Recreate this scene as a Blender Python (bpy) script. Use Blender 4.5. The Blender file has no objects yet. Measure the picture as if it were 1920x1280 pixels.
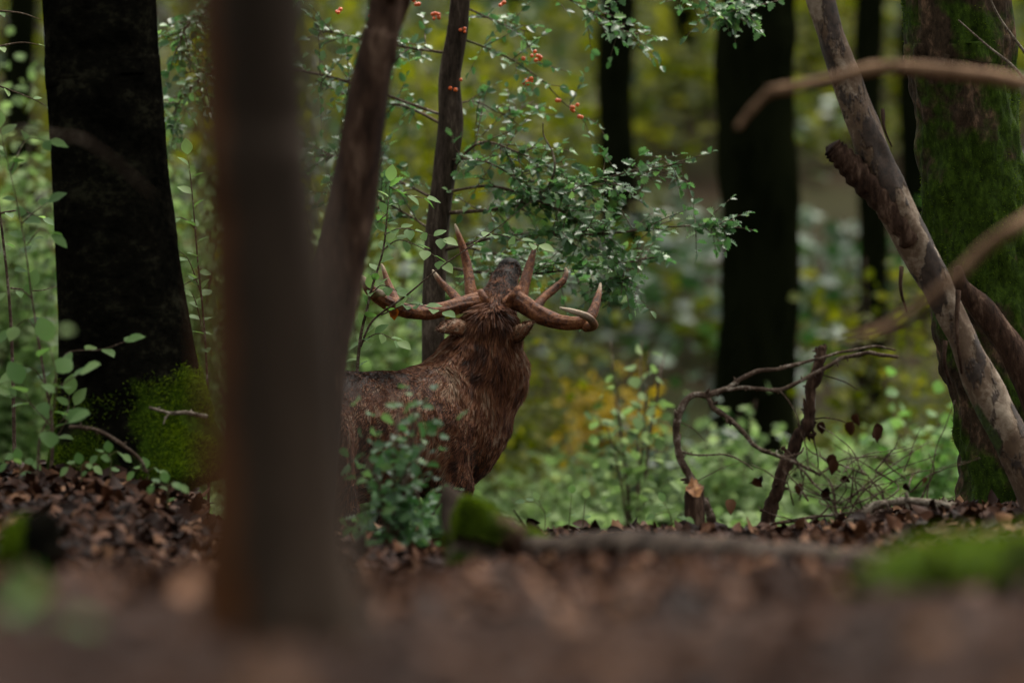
import bpy, math, random
import numpy as np
from mathutils import Matrix, Vector

# ------------------------------------------------------------------ scene, camera, light
sc = bpy.context.scene
col = sc.collection
F = 9450.0            # focal length in photo pixels (1920 wide)
cam_d = bpy.data.cameras.new('camera'); cam = bpy.data.objects.new('camera', cam_d); col.objects.link(cam)
cam.location = (0, 0, 0); cam.rotation_euler = (math.radians(90), 0, 0)
cam_d.sensor_width = 36; cam_d.lens = 36 * F / 1920
cam_d.clip_start = .05; cam_d.clip_end = 600
cam_d.dof.use_dof = True; cam_d.dof.focus_distance = 20.6; cam_d.dof.aperture_fstop = 1.6
sc.camera = cam
SUN_EL, SUN_AZ = 66.0, 35.0       # azimuth from +Y towards +X
w = bpy.data.worlds.new('World'); sc.world = w; w.use_nodes = True
wn = w.node_tree.nodes; wl = w.node_tree.links
sky = wn.new('ShaderNodeTexSky'); sky.sky_type = 'NISHITA'; sky.sun_disc = False
sky.sun_elevation = math.radians(SUN_EL); sky.sun_rotation = math.radians(SUN_AZ)
sky.air_density = 1.0; sky.dust_density = 4.0; sky.ozone_density = 1.0
hs = wn.new('ShaderNodeHueSaturation'); hs.inputs['Saturation'].default_value = .08
wl.new(sky.outputs[0], hs.inputs['Color']); wl.new(hs.outputs[0], wn['Background'].inputs[0])
wn['Background'].inputs[1].default_value = .13
sd = bpy.data.lights.new('sun', 'SUN'); sun = bpy.data.objects.new('sun', sd); col.objects.link(sun)
sd.energy = 1.5; sd.angle = math.radians(25); sd.color = (1, .92, .78)
_s = Vector((math.sin(math.radians(SUN_AZ)) * math.cos(math.radians(SUN_EL)), math.cos(math.radians(SUN_AZ)) * math.cos(math.radians(SUN_EL)), math.sin(math.radians(SUN_EL))))
sun.rotation_euler = _s.to_track_quat('Z', 'Y').to_euler(); sun.location = (0, 20, 30)
sc.view_settings.view_transform = 'Standard'; sc.view_settings.look = 'None'
sc.view_settings.exposure = 1.5; sc.view_settings.gamma = 1.0
sc.render.engine = 'CYCLES'
sc.cycles.use_denoising = True
try: sc.cycles.denoiser = 'OPENIMAGEDENOISE'
except Exception: pass
sc.cycles.max_bounces = 6; sc.cycles.diffuse_bounces = 4; sc.cycles.glossy_bounces = 2
sc.cycles.transmission_bounces = 4; sc.cycles.transparent_max_bounces = 4
sc.cycles.use_adaptive_sampling = False

rng = np.random.default_rng(7)
random.seed(7)

# ------------------------------------------------------------------ helpers
def px(x, y, d):
    return np.array([(x - 960) / F * d, d, -(y - 640) / F * d])

def _hash(i, j, k):
    n = (i * 374761393 + j * 668265263 + k * 2147483647) & 0x7fffffff
    n = ((n ^ (n >> 13)) * 1274126177) & 0x7fffffff
    return ((n ^ (n >> 16)) & 0xffff) / 65535.0

def vnoise(p):
    p = np.asarray(p, float); f = np.floor(p); i = f.astype(np.int64); t = p - f; t = t * t * (3 - 2 * t)
    r = 0
    for a in (0, 1):
        for b in (0, 1):
            for c in (0, 1):
                wgt = (t[..., 0] if a else 1 - t[..., 0]) * (t[..., 1] if b else 1 - t[..., 1]) * (t[..., 2] if c else 1 - t[..., 2])
                r = r + wgt * _hash(i[..., 0] + a, i[..., 1] + b, i[..., 2] + c)
    return r * 2 - 1

def fbm(p, o=3):
    p = np.asarray(p, float); r = 0; a = 1.0
    for k in range(o):
        r = r + a * vnoise(p * (2 ** k) + 17.3 * k); a *= .5
    return r

def sstep(a, b, x):
    t = np.clip((np.asarray(x, float) - a) / (b - a), 0, 1); return t * t * (3 - 2 * t)

def unit(v):
    v = np.asarray(v, float); n = np.linalg.norm(v, axis=-1, keepdims=True); return v / np.maximum(n, 1e-9)

PROF = np.array([(-40, -.8), (-8, -.42), (0, -.36), (4, -.30), (6, -.375), (8, -.44), (10, -.50), (12, -.57), (14, -.625), (16, -.675), (18, -.715),
                 (19.1, -.73), (19.7, -.95), (20.2, -1.18), (21, -1.27), (23, -1.32), (30, -1.3), (38, -1.2), (75, 6.9), (90, 8.0), (200, 9.0)])
def gz(x, y, detail=True):
    x = np.asarray(x, float); y = np.asarray(y, float)
    win = sstep(15, 18.9, y) * (1 - sstep(26, 34, y))
    lf = sstep(-.95, -1.5, x); rt = sstep(.95, 1.7, x)
    ye = y - (1.1 * lf + 1.4 * rt) * sstep(17, 19.2, y) * (1 - sstep(24, 32, y))
    z = np.interp(ye, PROF[:, 0], PROF[:, 1])
    z = z + .215 * lf * win + .06 * rt * win
    z = z + np.interp(y, [10, 12, 14, 15, 16, 18, 19], [0, -.04, -.075, -.075, -.05, -.01, 0]) * sstep(.1, -.3, x)
    if detail:
        q = np.stack([x * 1.3, y * 1.3, x * 0], -1)
        z = z + .03 * fbm(q, 3) * sstep(3, 8, y) + .25 * vnoise(q * .12) * sstep(34, 50, y)
    return z

def mesh(name, v, faces, attrs=None, smooth=True):
    """faces: list of int arrays (n,k); attrs: dict name->per-vertex floats"""
    v = np.asarray(v, np.float32)
    me = bpy.data.meshes.new(name)
    fs = [np.asarray(f, np.int32) for f in faces if len(f)]
    loops = np.concatenate([f.ravel() for f in fs]); tot = np.concatenate([np.full(len(f), f.shape[1], np.int32) for f in fs])
    start = np.concatenate([[0], np.cumsum(tot)[:-1]]).astype(np.int32)
    me.vertices.add(len(v)); me.vertices.foreach_set('co', v.ravel())
    me.loops.add(len(loops)); me.loops.foreach_set('vertex_index', loops)
    me.polygons.add(len(tot)); me.polygons.foreach_set('loop_start', start); me.polygons.foreach_set('loop_total', tot)
    me.polygons.foreach_set('use_smooth', np.full(len(tot), smooth))
    for k, a in (attrs or {}).items():
        at = me.attributes.new(k, 'FLOAT', 'POINT'); at.data.foreach_set('value', np.asarray(a, np.float32))
    me.update(calc_edges=True); me.validate()
    return me

def org(parent):
    o = np.zeros(3)
    while parent is not None:
        o = o + np.array(parent.location); parent = parent.parent
    return o

def obj(name, me, mat, parent=None, loc=None, mtx=None):
    o = bpy.data.objects.new(name, me); col.objects.link(o)
    if mat is not None and len(me.materials) == 0: me.materials.append(mat)
    o.parent = parent
    if loc is not None: o.location = tuple(loc)
    if mtx is not None: o.matrix_local = mtx
    return o

def part(name, v, faces, mat, parent, attrs=None, smooth=True, kind=None):
    o = obj(name, mesh(name, np.asarray(v) - org(parent), faces, attrs, smooth), mat, parent)
    if kind: o['kind'] = kind
    return o

def tag(o, label, cat=None, group=None, kind=None):
    o['label'] = label
    if cat: o['category'] = cat
    if group: o['group'] = group
    if kind: o['kind'] = kind
    return o

def thing(name, loc, label, cat, group=None):
    e = bpy.data.objects.new(name, None); col.objects.link(e); e.location = tuple(loc); e.empty_display_size = .1
    return tag(e, label, cat, group)

def single(name, base, v, faces, mat, label, cat, group=None, attrs=None, smooth=True):
    o = obj(name, mesh(name, np.asarray(v) - np.asarray(base), faces, attrs, smooth), mat, None, base)
    return tag(o, label, cat, group)

def spline(pts, n):
    """Catmull-Rom through rows of pts (any number of columns), n samples per span"""
    P = np.asarray(pts, float)
    if len(P) == 2: return P[0] + (P[1] - P[0]) * np.linspace(0, 1, n + 1)[:, None]
    P = np.vstack([2 * P[0] - P[1], P, 2 * P[-1] - P[-2]]); out = []
    t = np.linspace(0, 1, n, endpoint=False)[:, None]
    for i in range(1, len(P) - 2):
        a, b, c, d = P[i - 1], P[i], P[i + 1], P[i + 2]
        out.append(.5 * (2 * b + (c - a) * t + (2 * a - 5 * b + 4 * c - d) * t ** 2 + (3 * b - a - 3 * c + d) * t ** 3))
    out.append(P[-2][None]); return np.vstack(out)

def tube(path, rad, sides=8, amp=0., freq=3., seed=0, cap=True, stretch=1., lobes=None, angf=1.5):
    """tapered tube; returns verts, [quads,tris], s (0..1 along), ang"""
    P = np.asarray(path, float); n = len(P); rad = np.broadcast_to(np.asarray(rad, float), (n,))
    T = unit(np.gradient(P, axis=0))
    ref = np.array([0, 0, 1.]) if abs(T[0, 2]) < .9 else np.array([1., 0, 0])
    N = np.zeros((n, 3)); N[0] = unit(np.cross(T[0], ref))
    for i in range(1, n):
        q = N[i - 1] - T[i] * np.dot(N[i - 1], T[i]); N[i] = unit(q)
    B = np.cross(T, N)
    a = np.linspace(0, 2 * math.pi, sides, endpoint=False)
    dirs = N[:, None] * np.cos(a)[None, :, None] + B[:, None] * np.sin(a)[None, :, None]
    R = rad[:, None] * np.ones(sides)[None]
    L = np.concatenate([[0], np.cumsum(np.linalg.norm(np.diff(P, axis=0), axis=1))])
    if amp:
        q = np.stack([np.cos(a)[None] * angf + 0 * R, np.sin(a)[None] * angf + 0 * R, (L * freq * stretch)[:, None] + 0 * R], -1) + seed * 3.7
        R = R * (1 + amp * fbm(q, 3))
    if lobes is not None: R = R * lobes(L, a)
    V = (P[:, None] + dirs * R[..., None]).reshape(-1, 3)
    i = np.arange(n - 1)[:, None] * sides; j = np.arange(sides)[None]; k = (j + 1) % sides
    Q = np.stack([i + j, i + k, i + sides + k, i + sides + j], -1).reshape(-1, 4)
    tr = np.zeros((0, 3), int)
    if cap:
        V = np.vstack([V, P[0] - T[0] * rad[0] * .3, P[-1] + T[-1] * rad[-1] * .4]); c0 = n * sides; jj = np.arange(sides); kk = (jj + 1) % sides
        tr = np.vstack([np.stack([kk, jj, jj * 0 + c0], -1), np.stack([jj + (n - 1) * sides, kk + (n - 1) * sides, jj * 0 + c0 + 1], -1)])
    s = np.repeat(L / L[-1], sides)
    if cap: s = np.concatenate([s, [0, 1]])
    return V, [Q, tr], s

class MB:
    """collects geometry into one mesh"""
    def __init__(s): s.v = []; s.f = {}; s.n = 0; s.t = []
    def add(s, v, faces, tint=0.):
        for f in faces:
            if len(f): s.f.setdefault(np.asarray(f).shape[1], []).append(np.asarray(f) + s.n)
        s.v.append(np.asarray(v)); s.n += len(v); s.t.append(np.broadcast_to(np.asarray(tint, float), (len(v),)))
    def get(s): return np.vstack(s.v), [np.vstack(x) for x in s.f.values()], np.concatenate(s.t)
    def part(s, name, mat, parent, kind=None, smooth=True, extra=None):
        v, f, t = s.get(); return part(name, v, f, mat, parent, {'tint': t, **(extra or {})}, smooth, kind)
    def single(s, name, base, mat, label, cat, group=None):
        v, f, t = s.get(); return single(name, base, v, f, mat, label, cat, group, {'tint': t})

# leaf templates: strip along +Y, normal +Z, length 1
def leaf_template(ts, ws, fold=.12, bend=.15, wave=0.):
    ts = np.array(ts); ws = np.array(ws); n = len(ts)
    mid = np.stack([0 * ts, ts, -bend * ts ** 2], -1)
    zz = fold * ws * 2 + wave * np.where(np.arange(n) % 2 == 0, 1, -1)
    Lf = np.stack([-ws, ts, -bend * ts ** 2 + zz], -1); Rt = np.stack([ws, ts, -bend * ts ** 2 + zz], -1)
    V = [mid[0]]; idx = []
    for i in range(1, n - 1):
        idx.append((len(V), len(V) + 1, len(V) + 2)); V += [Lf[i], mid[i], Rt[i]]
    e = len(V); V.append(mid[-1]); Q = []; T = []
    a, b, c = idx[0]; T += [(0, b, a), (0, c, b)]
    for p, q in zip(idx[:-1], idx[1:]): Q += [(p[0], p[1], q[1], q[0]), (p[1], p[2], q[2], q[1])]
    a, b, c = idx[-1]; T += [(a, b, e), (b, c, e)]
    T = [t for t in T]
    tri = list(T)
    for q in Q: tri += [(q[0], q[1], q[2]), (q[0], q[2], q[3])]
    return np.array(V), np.array(tri)
HOLLY = leaf_template([0, .1, .2, .3, .42, .53, .66, .76, .88, 1], [0, .17, .36, .2, .42, .22, .36, .15, .2, 0], .2, .16, .04)
BEECH = leaf_template([0, .12, .3, .5, .7, .87, 1], [0, .17, .32, .35, .27, .13, 0], .1, .14, .008)
OVAL = leaf_template([0, .15, .4, .65, .88, 1], [0, .26, .42, .38, .18, 0], .08, .12)
DRY = leaf_template([0, .15, .4, .7, 1], [0, .26, .38, .28, 0], .3, .45)
DRY2 = leaf_template([0, .2, .5, .8, 1], [0, .24, .36, .22, 0], -.25, -.3)
SIMPLE = leaf_template([0, .3, .7, 1], [0, .36, .3, 0], .1, .15)

def frames(fwd, nrm):
    y = unit(fwd); x = unit(np.cross(y, nrm)); z = np.cross(x, y)
    return np.stack([x, y, z], -1)      # (n,3,3), columns are axes

def leaf_mass(tmpl, pos, fwd, nrm, size):
    V, T = tmpl; R = frames(fwd, nrm); n = len(pos)
    v = np.einsum('nij,kj->nki', R, V) * np.asarray(size).reshape(-1, 1, 1) + np.asarray(pos)[:, None]
    f = (T[None] + (np.arange(n) * len(V))[:, None, None]).reshape(-1, 3)
    return v.reshape(-1, 3), f

def leaf_objects(name, me, mat, parent, pos, fwd, nrm, size):
    R = frames(fwd, nrm); o0 = org(parent)
    for i in range(len(pos)):
        m = np.eye(4); m[:3, :3] = R[i] * size[i]; m[:3, 3] = pos[i] - o0
        obj(name, me, mat, parent, mtx=Matrix(m.tolist()))

def template_mesh(name, t): return mesh(name, t[0], [t[1]], {'tint': np.zeros(len(t[0]))})

def strands(P, D, length, width, tint, curl=None):
    """thin tapering blades: 3 triangles each"""
    n = len(P); D = unit(D); side = unit(np.cross(D, unit(rng.normal(size=(n, 3)))))
    w_ = np.asarray(width).reshape(-1, 1) * np.ones((n, 1)); l = np.asarray(length).reshape(-1, 1) * np.ones((n, 1))
    sag = np.zeros((n, 3)) if curl is None else curl
    m = P + D * l * .55 + sag * l * .15; t = P + D * l + sag * l * .5
    V = np.stack([P - side * w_, P + side * w_, m + side * w_ * .7, m - side * w_ * .7, t], 1).reshape(-1, 3)
    b = (np.arange(n) * 5)[:, None]
    F_ = np.concatenate([b + np.array([[0, 1, 2]]), b + np.array([[0, 2, 3]]), b + np.array([[3, 2, 4]])])
    return V, F_, np.repeat(tint, 5)

def sample_tris(V, T, n, wfun=None):
    a, b, c = V[T[:, 0]], V[T[:, 1]], V[T[:, 2]]; N = np.cross(b - a, c - a); A = np.linalg.norm(N, axis=1)
    wt = A.copy()
    if wfun is not None: wt = wt * wfun((a + b + c) / 3, unit(N))
    k = rng.choice(len(T), n, p=wt / wt.sum()); r1 = np.sqrt(rng.random(n))[:, None]; r2 = rng.random(n)[:, None]
    return a[k] * (1 - r1) + b[k] * r1 * (1 - r2) + c[k] * r1 * r2, unit(N[k])

def tris_of(faces):
    out = []
    for f in faces:
        if not len(f): continue
        f = np.asarray(f); out.append(f[:, :3])
        if f.shape[1] == 4: out.append(f[:, [0, 2, 3]])
    return np.vstack(out)

# ------------------------------------------------------------------ materials
def newmat(name):
    m = bpy.data.materials.new(name); m.use_nodes = True
    n = m.node_tree.nodes; return m, n, m.node_tree.links, n['Principled BSDF'], n['Material Output']
def ramp(n, stops):
    r = n.new('ShaderNodeValToRGB'); e = r.color_ramp.elements
    while len(e) < len(stops): e.new(.5)
    for k, (p, c) in enumerate(stops): e[k].position = p; e[k].color = (*c, 1)
    return r
def math_(n, l, op, a, b=None):
    m = n.new('ShaderNodeMath'); m.operation = op
    for i, x in enumerate((a, b)):
        if x is None: continue
        if isinstance(x, (int, float)): m.inputs[i].default_value = x
        else: l.new(x, m.inputs[i])
    return m.outputs[0]
def noise_(n, l, scale, detail=3, rough=.6, vec=None, stretch=None):
    t = n.new('ShaderNodeTexNoise'); t.inputs['Scale'].default_value = scale; t.inputs['Detail'].default_value = detail; t.inputs['Roughness'].default_value = rough
    src = vec
    if src is None:
        tc = n.new('ShaderNodeTexCoord'); src = tc.outputs['Object']
    if stretch:
        mp = n.new('ShaderNodeMapping'); mp.inputs['Scale'].default_value = stretch; l.new(src, mp.inputs[0]); src = mp.outputs[0]
    l.new(src, t.inputs['Vector']); return t.outputs['Fac']
def attr_(n, name):
    a = n.new('ShaderNodeAttribute'); a.attribute_name = name; return a.outputs['Fac']
def bump_(n, l, h, bsdf, strength=.5, dist=.01):
    b = n.new('ShaderNodeBump'); b.inputs['Strength'].default_value = strength; b.inputs['Distance'].default_value = dist
    l.new(h, b.inputs['Height']); l.new(b.outputs[0], bsdf.inputs['Normal'])

def leaf_mat(name, stops, rough=.45, trans=.35, spec=.5):
    m, n, l, b, o = newmat(name)
    oi = n.new('ShaderNodeObjectInfo'); s = math_(n, l, 'FRACT', math_(n, l, 'ADD', oi.outputs['Random'], attr_(n, 'tint')))
    r = ramp(n, stops); l.new(s, r.inputs[0])
    l.new(r.outputs[0], b.inputs['Base Color']); b.inputs['Roughness'].default_value = rough; b.inputs['Specular IOR Level'].default_value = spec
    if trans:
        t = n.new('ShaderNodeBsdfTranslucent'); hs_ = n.new('ShaderNodeHueSaturation'); hs_.inputs['Saturation'].default_value = 1.15; hs_.inputs['Value'].default_value = 1.5
        l.new(r.outputs[0], hs_.inputs['Color']); l.new(hs_.outputs[0], t.inputs[0])
        mx = n.new('ShaderNodeMixShader'); mx.inputs[0].default_value = trans
        l.new(b.outputs[0], mx.inputs[1]); l.new(t.outputs[0], mx.inputs[2]); l.new(mx.outputs[0], o.inputs[0])
    return m

def bark_mat(name, c1, c2, c3=None, scale=9, stretch=(1, 1, .25), moss=True, rough=.9, bump=.6, mosscols=((.008, .014, .002), (.03, .055, .005), (.075, .12, .012))):
    m, n, l, b, o = newmat(name)
    f = noise_(n, l, scale, 6, .65, stretch=stretch); f2 = noise_(n, l, scale * 5, 4, .7, stretch=stretch); f3 = noise_(n, l, 4, 5, .7)
    mixv = math_(n, l, 'ADD', math_(n, l, 'MULTIPLY', f, .6), math_(n, l, 'MULTIPLY', f2, .4))
    st = [(.4, c1), (.53, c2)] + ([(.64, c3)] if c3 else [])
    r = ramp(n, st); l.new(mixv, r.inputs[0]); colr = r.outputs[0]
    if moss:
        mr = ramp(n, [(.3, mosscols[0]), (.55, mosscols[1]), (.8, mosscols[2])]); l.new(f2, mr.inputs[0])
        mf = math_(n, l, 'ADD', attr_(n, 'moss'), math_(n, l, 'MULTIPLY', math_(n, l, 'SUBTRACT', f3, .5), 1.3))
        mr2 = ramp(n, [(.42, (0, 0, 0)), (.58, (1, 1, 1))]); l.new(mf, mr2.inputs[0])
        mx = n.new('ShaderNodeMix'); mx.data_type = 'RGBA'; l.new(mr2.outputs[0], mx.inputs['Factor']); l.new(colr, mx.inputs['A']); l.new(mr.outputs[0], mx.inputs['B']); colr = mx.outputs['Result']
    l.new(colr, b.inputs['Base Color']); b.inputs['Roughness'].default_value = rough; b.inputs['Specular IOR Level'].default_value = (0. if c2[0] < .02 else .1)
    bump_(n, l, mixv, b, bump, .012)
    return m

G = lambda *c: c
M_holly = leaf_mat('holly_leaf', [(0, (.038, .085, .03)), (.45, (.068, .15, .054)), (.8, (.11, .215, .078)), (1, (.18, .29, .1))], .36, .38, .5)
M_beech = leaf_mat('beech_leaf', [(0, (.08, .16, .045)), (.6, (.14, .25, .075)), (1, (.23, .34, .12))], .6, .46, .3)
M_pale = leaf_mat('pale_leaf', [(0, (.085, .135, .045)), (.5, (.15, .225, .085)), (1, (.25, .32, .15))], .7, .45, .15)
M_ygreen = leaf_mat('yellow_green_leaf', [(0, (.034, .044, .006)), (.5, (.075, .09, .012)), (1, (.15, .15, .024))], .65, .45, .15)
M_dark = leaf_mat('dark_leaf', [(0, (.012, .03, .01)), (.6, (.03, .07, .02)), (1, (.05, .1, .03))], .5, .3)
M_yellow = leaf_mat('yellow_leaf', [(0, (.16, .12, .01)), (.6, (.3, .21, .015)), (1, (.42, .3, .03))], .65, .4, .2)
M_canopy = leaf_mat('canopy_leaf', [(0, (.03, .07, .02)), (1, (.07, .13, .03))], .6, .35)
M_litter = leaf_mat('litter_leaf', [(0, (.009, .004, .0022)), (.25, (.021, .0078, .004)), (.5, (.042, .0165, .0078)), (.75, (.074, .03, .0145)), (.9, (.14, .064, .032)), (1, (.24, .125, .065))], .65, 0, .1)
M_rust = leaf_mat('rust_leaf', [(0, (.2, .06, .02)), (1, (.45, .17, .06))], .7, .5, .15)
M_moss = leaf_mat('moss_strand', [(0, (.025, .045, .004)), (.5, (.075, .125, .008)), (1, (.18, .25, .02))], .85, .3, .1)
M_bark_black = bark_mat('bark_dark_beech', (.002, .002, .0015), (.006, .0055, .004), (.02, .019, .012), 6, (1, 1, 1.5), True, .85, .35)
M_bark_brown = bark_mat('bark_brown', (.014, .0075, .005), (.05, .027, .017), (.15, .095, .065), 13, bump=1.)
M_bark_rust = bark_mat('bark_rusty', (.02, .014, .01), (.05, .034, .024), (.085, .058, .042), 3.2, mosscols=((.05, .018, .007), (.12, .045, .016), (.17, .07, .026)))
M_bark_mossy = bark_mat('bark_mossy', (.014, .009, .005), (.05, .032, .019), (.17, .1, .06), 9, (1, 1, .6), bump=1.)
M_bark_grey = bark_mat('bark_grey', (.02, .014, .01), (.065, .046, .034), (.17, .13, .1), 14, bump=1.)
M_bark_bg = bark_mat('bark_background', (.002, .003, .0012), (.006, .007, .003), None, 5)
M_twig = bark_mat('twig_bark', (.035, .021, .014), (.11, .072, .05), (.36, .31, .25), 22, (1, 1, 1), False, .75, 1.)
M_palebark = bark_mat('pale_bark', (.05, .035, .025), (.2, .16, .12), (.42, .37, .3), 26, (1, 1, 1), False, .75, .4)
M_stem = bark_mat('green_stem', (.05, .05, .02), (.12, .11, .05), None, 20, (1, 1, 1), False, .6, .1)
M_tantwig = bark_mat('tan_twig', (.08, .045, .025), (.2, .12, .07), (.3, .19, .11), 12, (1, 1, 1), False, .8, .2)

def peel_mat():
    m, n, l, b, o = newmat('peeling_bark')
    f = noise_(n, l, 7, 5, .6, stretch=(1, 1, .4)); f2 = noise_(n, l, 40, 4, .7); f3 = noise_(n, l, 3.5, 4, .6)
    wf_ = math_(n, l, 'ADD', math_(n, l, 'MULTIPLY', f2, .35), math_(n, l, 'MULTIPLY', f3, .65)); wood = ramp(n, [(.35, (.06, .032, .016)), (.5, (.11, .065, .034)), (.64, (.32, .25, .18))]); l.new(wf_, wood.inputs[0])
    bark = ramp(n, [(.3, (.012, .007, .004)), (.7, (.06, .035, .022))]); l.new(f2, bark.inputs[0])
    k = ramp(n, [(.5, (0, 0, 0)), (.53, (1, 1, 1))]); l.new(math_(n, l, 'ADD', f, attr_(n, 'tint')), k.inputs[0])
    mx = n.new('ShaderNodeMix'); mx.data_type = 'RGBA'; l.new(k.outputs[0], mx.inputs['Factor']); l.new(wood.outputs[0], mx.inputs['A']); l.new(bark.outputs[0], mx.inputs['B'])
    mossc = ramp(n, [(.3, (.01, .016, .002)), (.7, (.05, .085, .008))]); l.new(f2, mossc.inputs[0])
    k2 = ramp(n, [(.5, (0, 0, 0)), (.6, (1, 1, 1))]); l.new(math_(n, l, 'ADD', attr_(n, 'moss'), math_(n, l, 'SUBTRACT', f3, .5)), k2.inputs[0])
    mx2 = n.new('ShaderNodeMix'); mx2.data_type = 'RGBA'; l.new(k2.outputs[0], mx2.inputs['Factor']); l.new(mx.outputs['Result'], mx2.inputs['A']); l.new(mossc.outputs[0], mx2.inputs['B'])
    l.new(mx2.outputs['Result'], b.inputs['Base Color']); b.inputs['Roughness'].default_value = .8
    h = math_(n, l, 'ADD', math_(n, l, 'MULTIPLY', k.outputs[0], .8), math_(n, l, 'MULTIPLY', f2, .4)); bump_(n, l, h, b, .8, .01)
    return m
M_peel = peel_mat()

def simple_mat(name, stops, scale, rough=.7, spec=.4, bump=0.):
    m, n, l, b, o = newmat(name); f = noise_(n, l, scale, 5, .65); r = ramp(n, stops); l.new(f, r.inputs[0]); l.new(r.outputs[0], b.inputs['Base Color'])
    b.inputs['Roughness'].default_value = rough; b.inputs['Specular IOR Level'].default_value = spec
    if bump: bump_(n, l, f, b, bump, .005)
    return m
M_berry = simple_mat('berry', [(.3, (.65, .07, .012)), (.7, (.85, .17, .025))], 20, .25, .6)
M_cut = simple_mat('cut_wood', [(.35, (.1, .035, .01)), (.5, (.28, .11, .03)), (.65, (.45, .22, .07))], 50, .6, .4, .3)
M_hoof = simple_mat('hoof', [(.3, (.01, .009, .008)), (.7, (.03, .025, .02))], 20, .5)
M_eye = simple_mat('eye', [(.3, (.004, .003, .002)), (.7, (.01, .006, .004))], 20, .08, .8)
M_nose = simple_mat('nose_skin', [(.3, (.006, .005, .005)), (.7, (.014, .012, .011))], 60, .7, .2, .3)

def ground_mat():
    m, n, l, b, o = newmat('forest_floor')
    tc = n.new('ShaderNodeTexCoord'); f = noise_(n, l, 1.2, 6, .6); f2 = noise_(n, l, 22, 5, .7); f3 = noise_(n, l, .5, 3, .5)
    soil = ramp(n, [(.3, (.007, .0032, .0018)), (.5, (.016, .007, .004)), (.62, (.027, .012, .0066)), (.75, (.045, .021, .011))]); l.new(f2, soil.inputs[0])
    green = ramp(n, [(.3, (.015, .03, .006)), (.7, (.05, .09, .02))]); l.new(f2, green.inputs[0])
    sp = n.new('ShaderNodeSeparateXYZ'); l.new(tc.outputs['Object'], sp.inputs[0])
    mr = n.new('ShaderNodeMapRange'); mr2_ = n.new('ShaderNodeMapRange'); mr2_.inputs['From Min'].default_value = 36; mr2_.inputs['From Max'].default_value = 42; mr2_.inputs['To Min'].default_value = 1; mr2_.inputs['To Max'].default_value = .25; l.new(sp.outputs['Y'], mr2_.inputs['Value']); mr.inputs['From Min'].default_value = 20; mr.inputs['From Max'].default_value = 23; l.new(sp.outputs['Y'], mr.inputs['Value'])
    k = ramp(n, [(.42, (0, 0, 0)), (.58, (1, 1, 1))]); l.new(f3, k.inputs[0])
    kk = math_(n, l, 'MULTIPLY', math_(n, l, 'MULTIPLY', mr.outputs[0], mr2_.outputs[0]), math_(n, l, 'ADD', math_(n, l, 'MULTIPLY', k.outputs[0], .6), .3))
    mx = n.new('ShaderNodeMix'); mx.data_type = 'RGBA'; l.new(kk, mx.inputs['Factor']); l.new(soil.outputs[0], mx.inputs['A']); l.new(green.outputs[0], mx.inputs['B'])
    l.new(mx.outputs['Result'], b.inputs['Base Color']); b.inputs['Roughness'].default_value = .9; b.inputs['Specular IOR Level'].default_value = .05
    bump_(n, l, f2, b, .8, .02); return m
M_ground = ground_mat()

def fur_mat():
    m, n, l, b, o = newmat('stag_fur')
    r = ramp(n, [(0, (.006, .004, .0035)), (.25, (.03, .011, .0055)), (.55, (.095, .031, .0125)), (.82, (.19, .072, .03)), (.9, (.2, .1, .055)), (1, (.26, .19, .13))])
    l.new(attr_(n, 'tint'), r.inputs[0]); l.new(r.outputs[0], b.inputs['Base Color']); b.inputs['Roughness'].default_value = .65; b.inputs['Specular IOR Level'].default_value = .18
    return m
M_fur = fur_mat()
def antler_mat():
    m, n, l, b, o = newmat('antler')
    f = noise_(n, l, 60, 5, .7, stretch=(1, 1, 1)); f2 = noise_(n, l, 14, 4, .6)
    r = ramp(n, [(.36, (.02, .006, .002)), (.46, (.09, .025, .007)), (.56, (.2, .068, .02)), (.7, (.34, .16, .065))]); l.new(math_(n, l, 'ADD', math_(n, l, 'MULTIPLY', f, .6), math_(n, l, 'MULTIPLY', f2, .4)), r.inputs[0])
    mx = n.new('ShaderNodeMix'); mx.data_type = 'RGBA'; l.new(attr_(n, 'tint'), mx.inputs['Factor']); l.new(r.outputs[0], mx.inputs['A']); mx.inputs['B'].default_value = (.62, .5, .36, 1)
    l.new(mx.outputs['Result'], b.inputs['Base Color']); b.inputs['Roughness'].default_value = .6; b.inputs['Specular IOR Level'].default_value = .3; bump_(n, l, f, b, .9, .01); return m
M_antler = antler_mat()

# ------------------------------------------------------------------ ground
def axis(a, b, fine, lo, hi):
    out = [a]
    while out[-1] < b:
        x = out[-1]; dist = max(lo - x, x - hi, 0); out.append(x + fine + dist * .12)
    return np.array(out)
gx = axis(-70, 70, .09, -3.5, 3.5); gy = axis(-40, 160, .09, 5, 24)
X, Y = np.meshgrid(gx, gy); Z = gz(X, Y)
nx, ny = len(gx), len(gy); ii = np.arange(ny - 1)[:, None] * nx + np.arange(nx - 1)[None]
Q = np.stack([ii, ii + 1, ii + nx + 1, ii + nx], -1).reshape(-1, 4)
ground = obj('ground', mesh('ground', np.stack([X, Y, Z], -1).reshape(-1, 3), [Q]), M_ground)
tag(ground, 'forest floor of dark soil and brown leaf litter falling away behind a low ridge', kind='structure')

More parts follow.
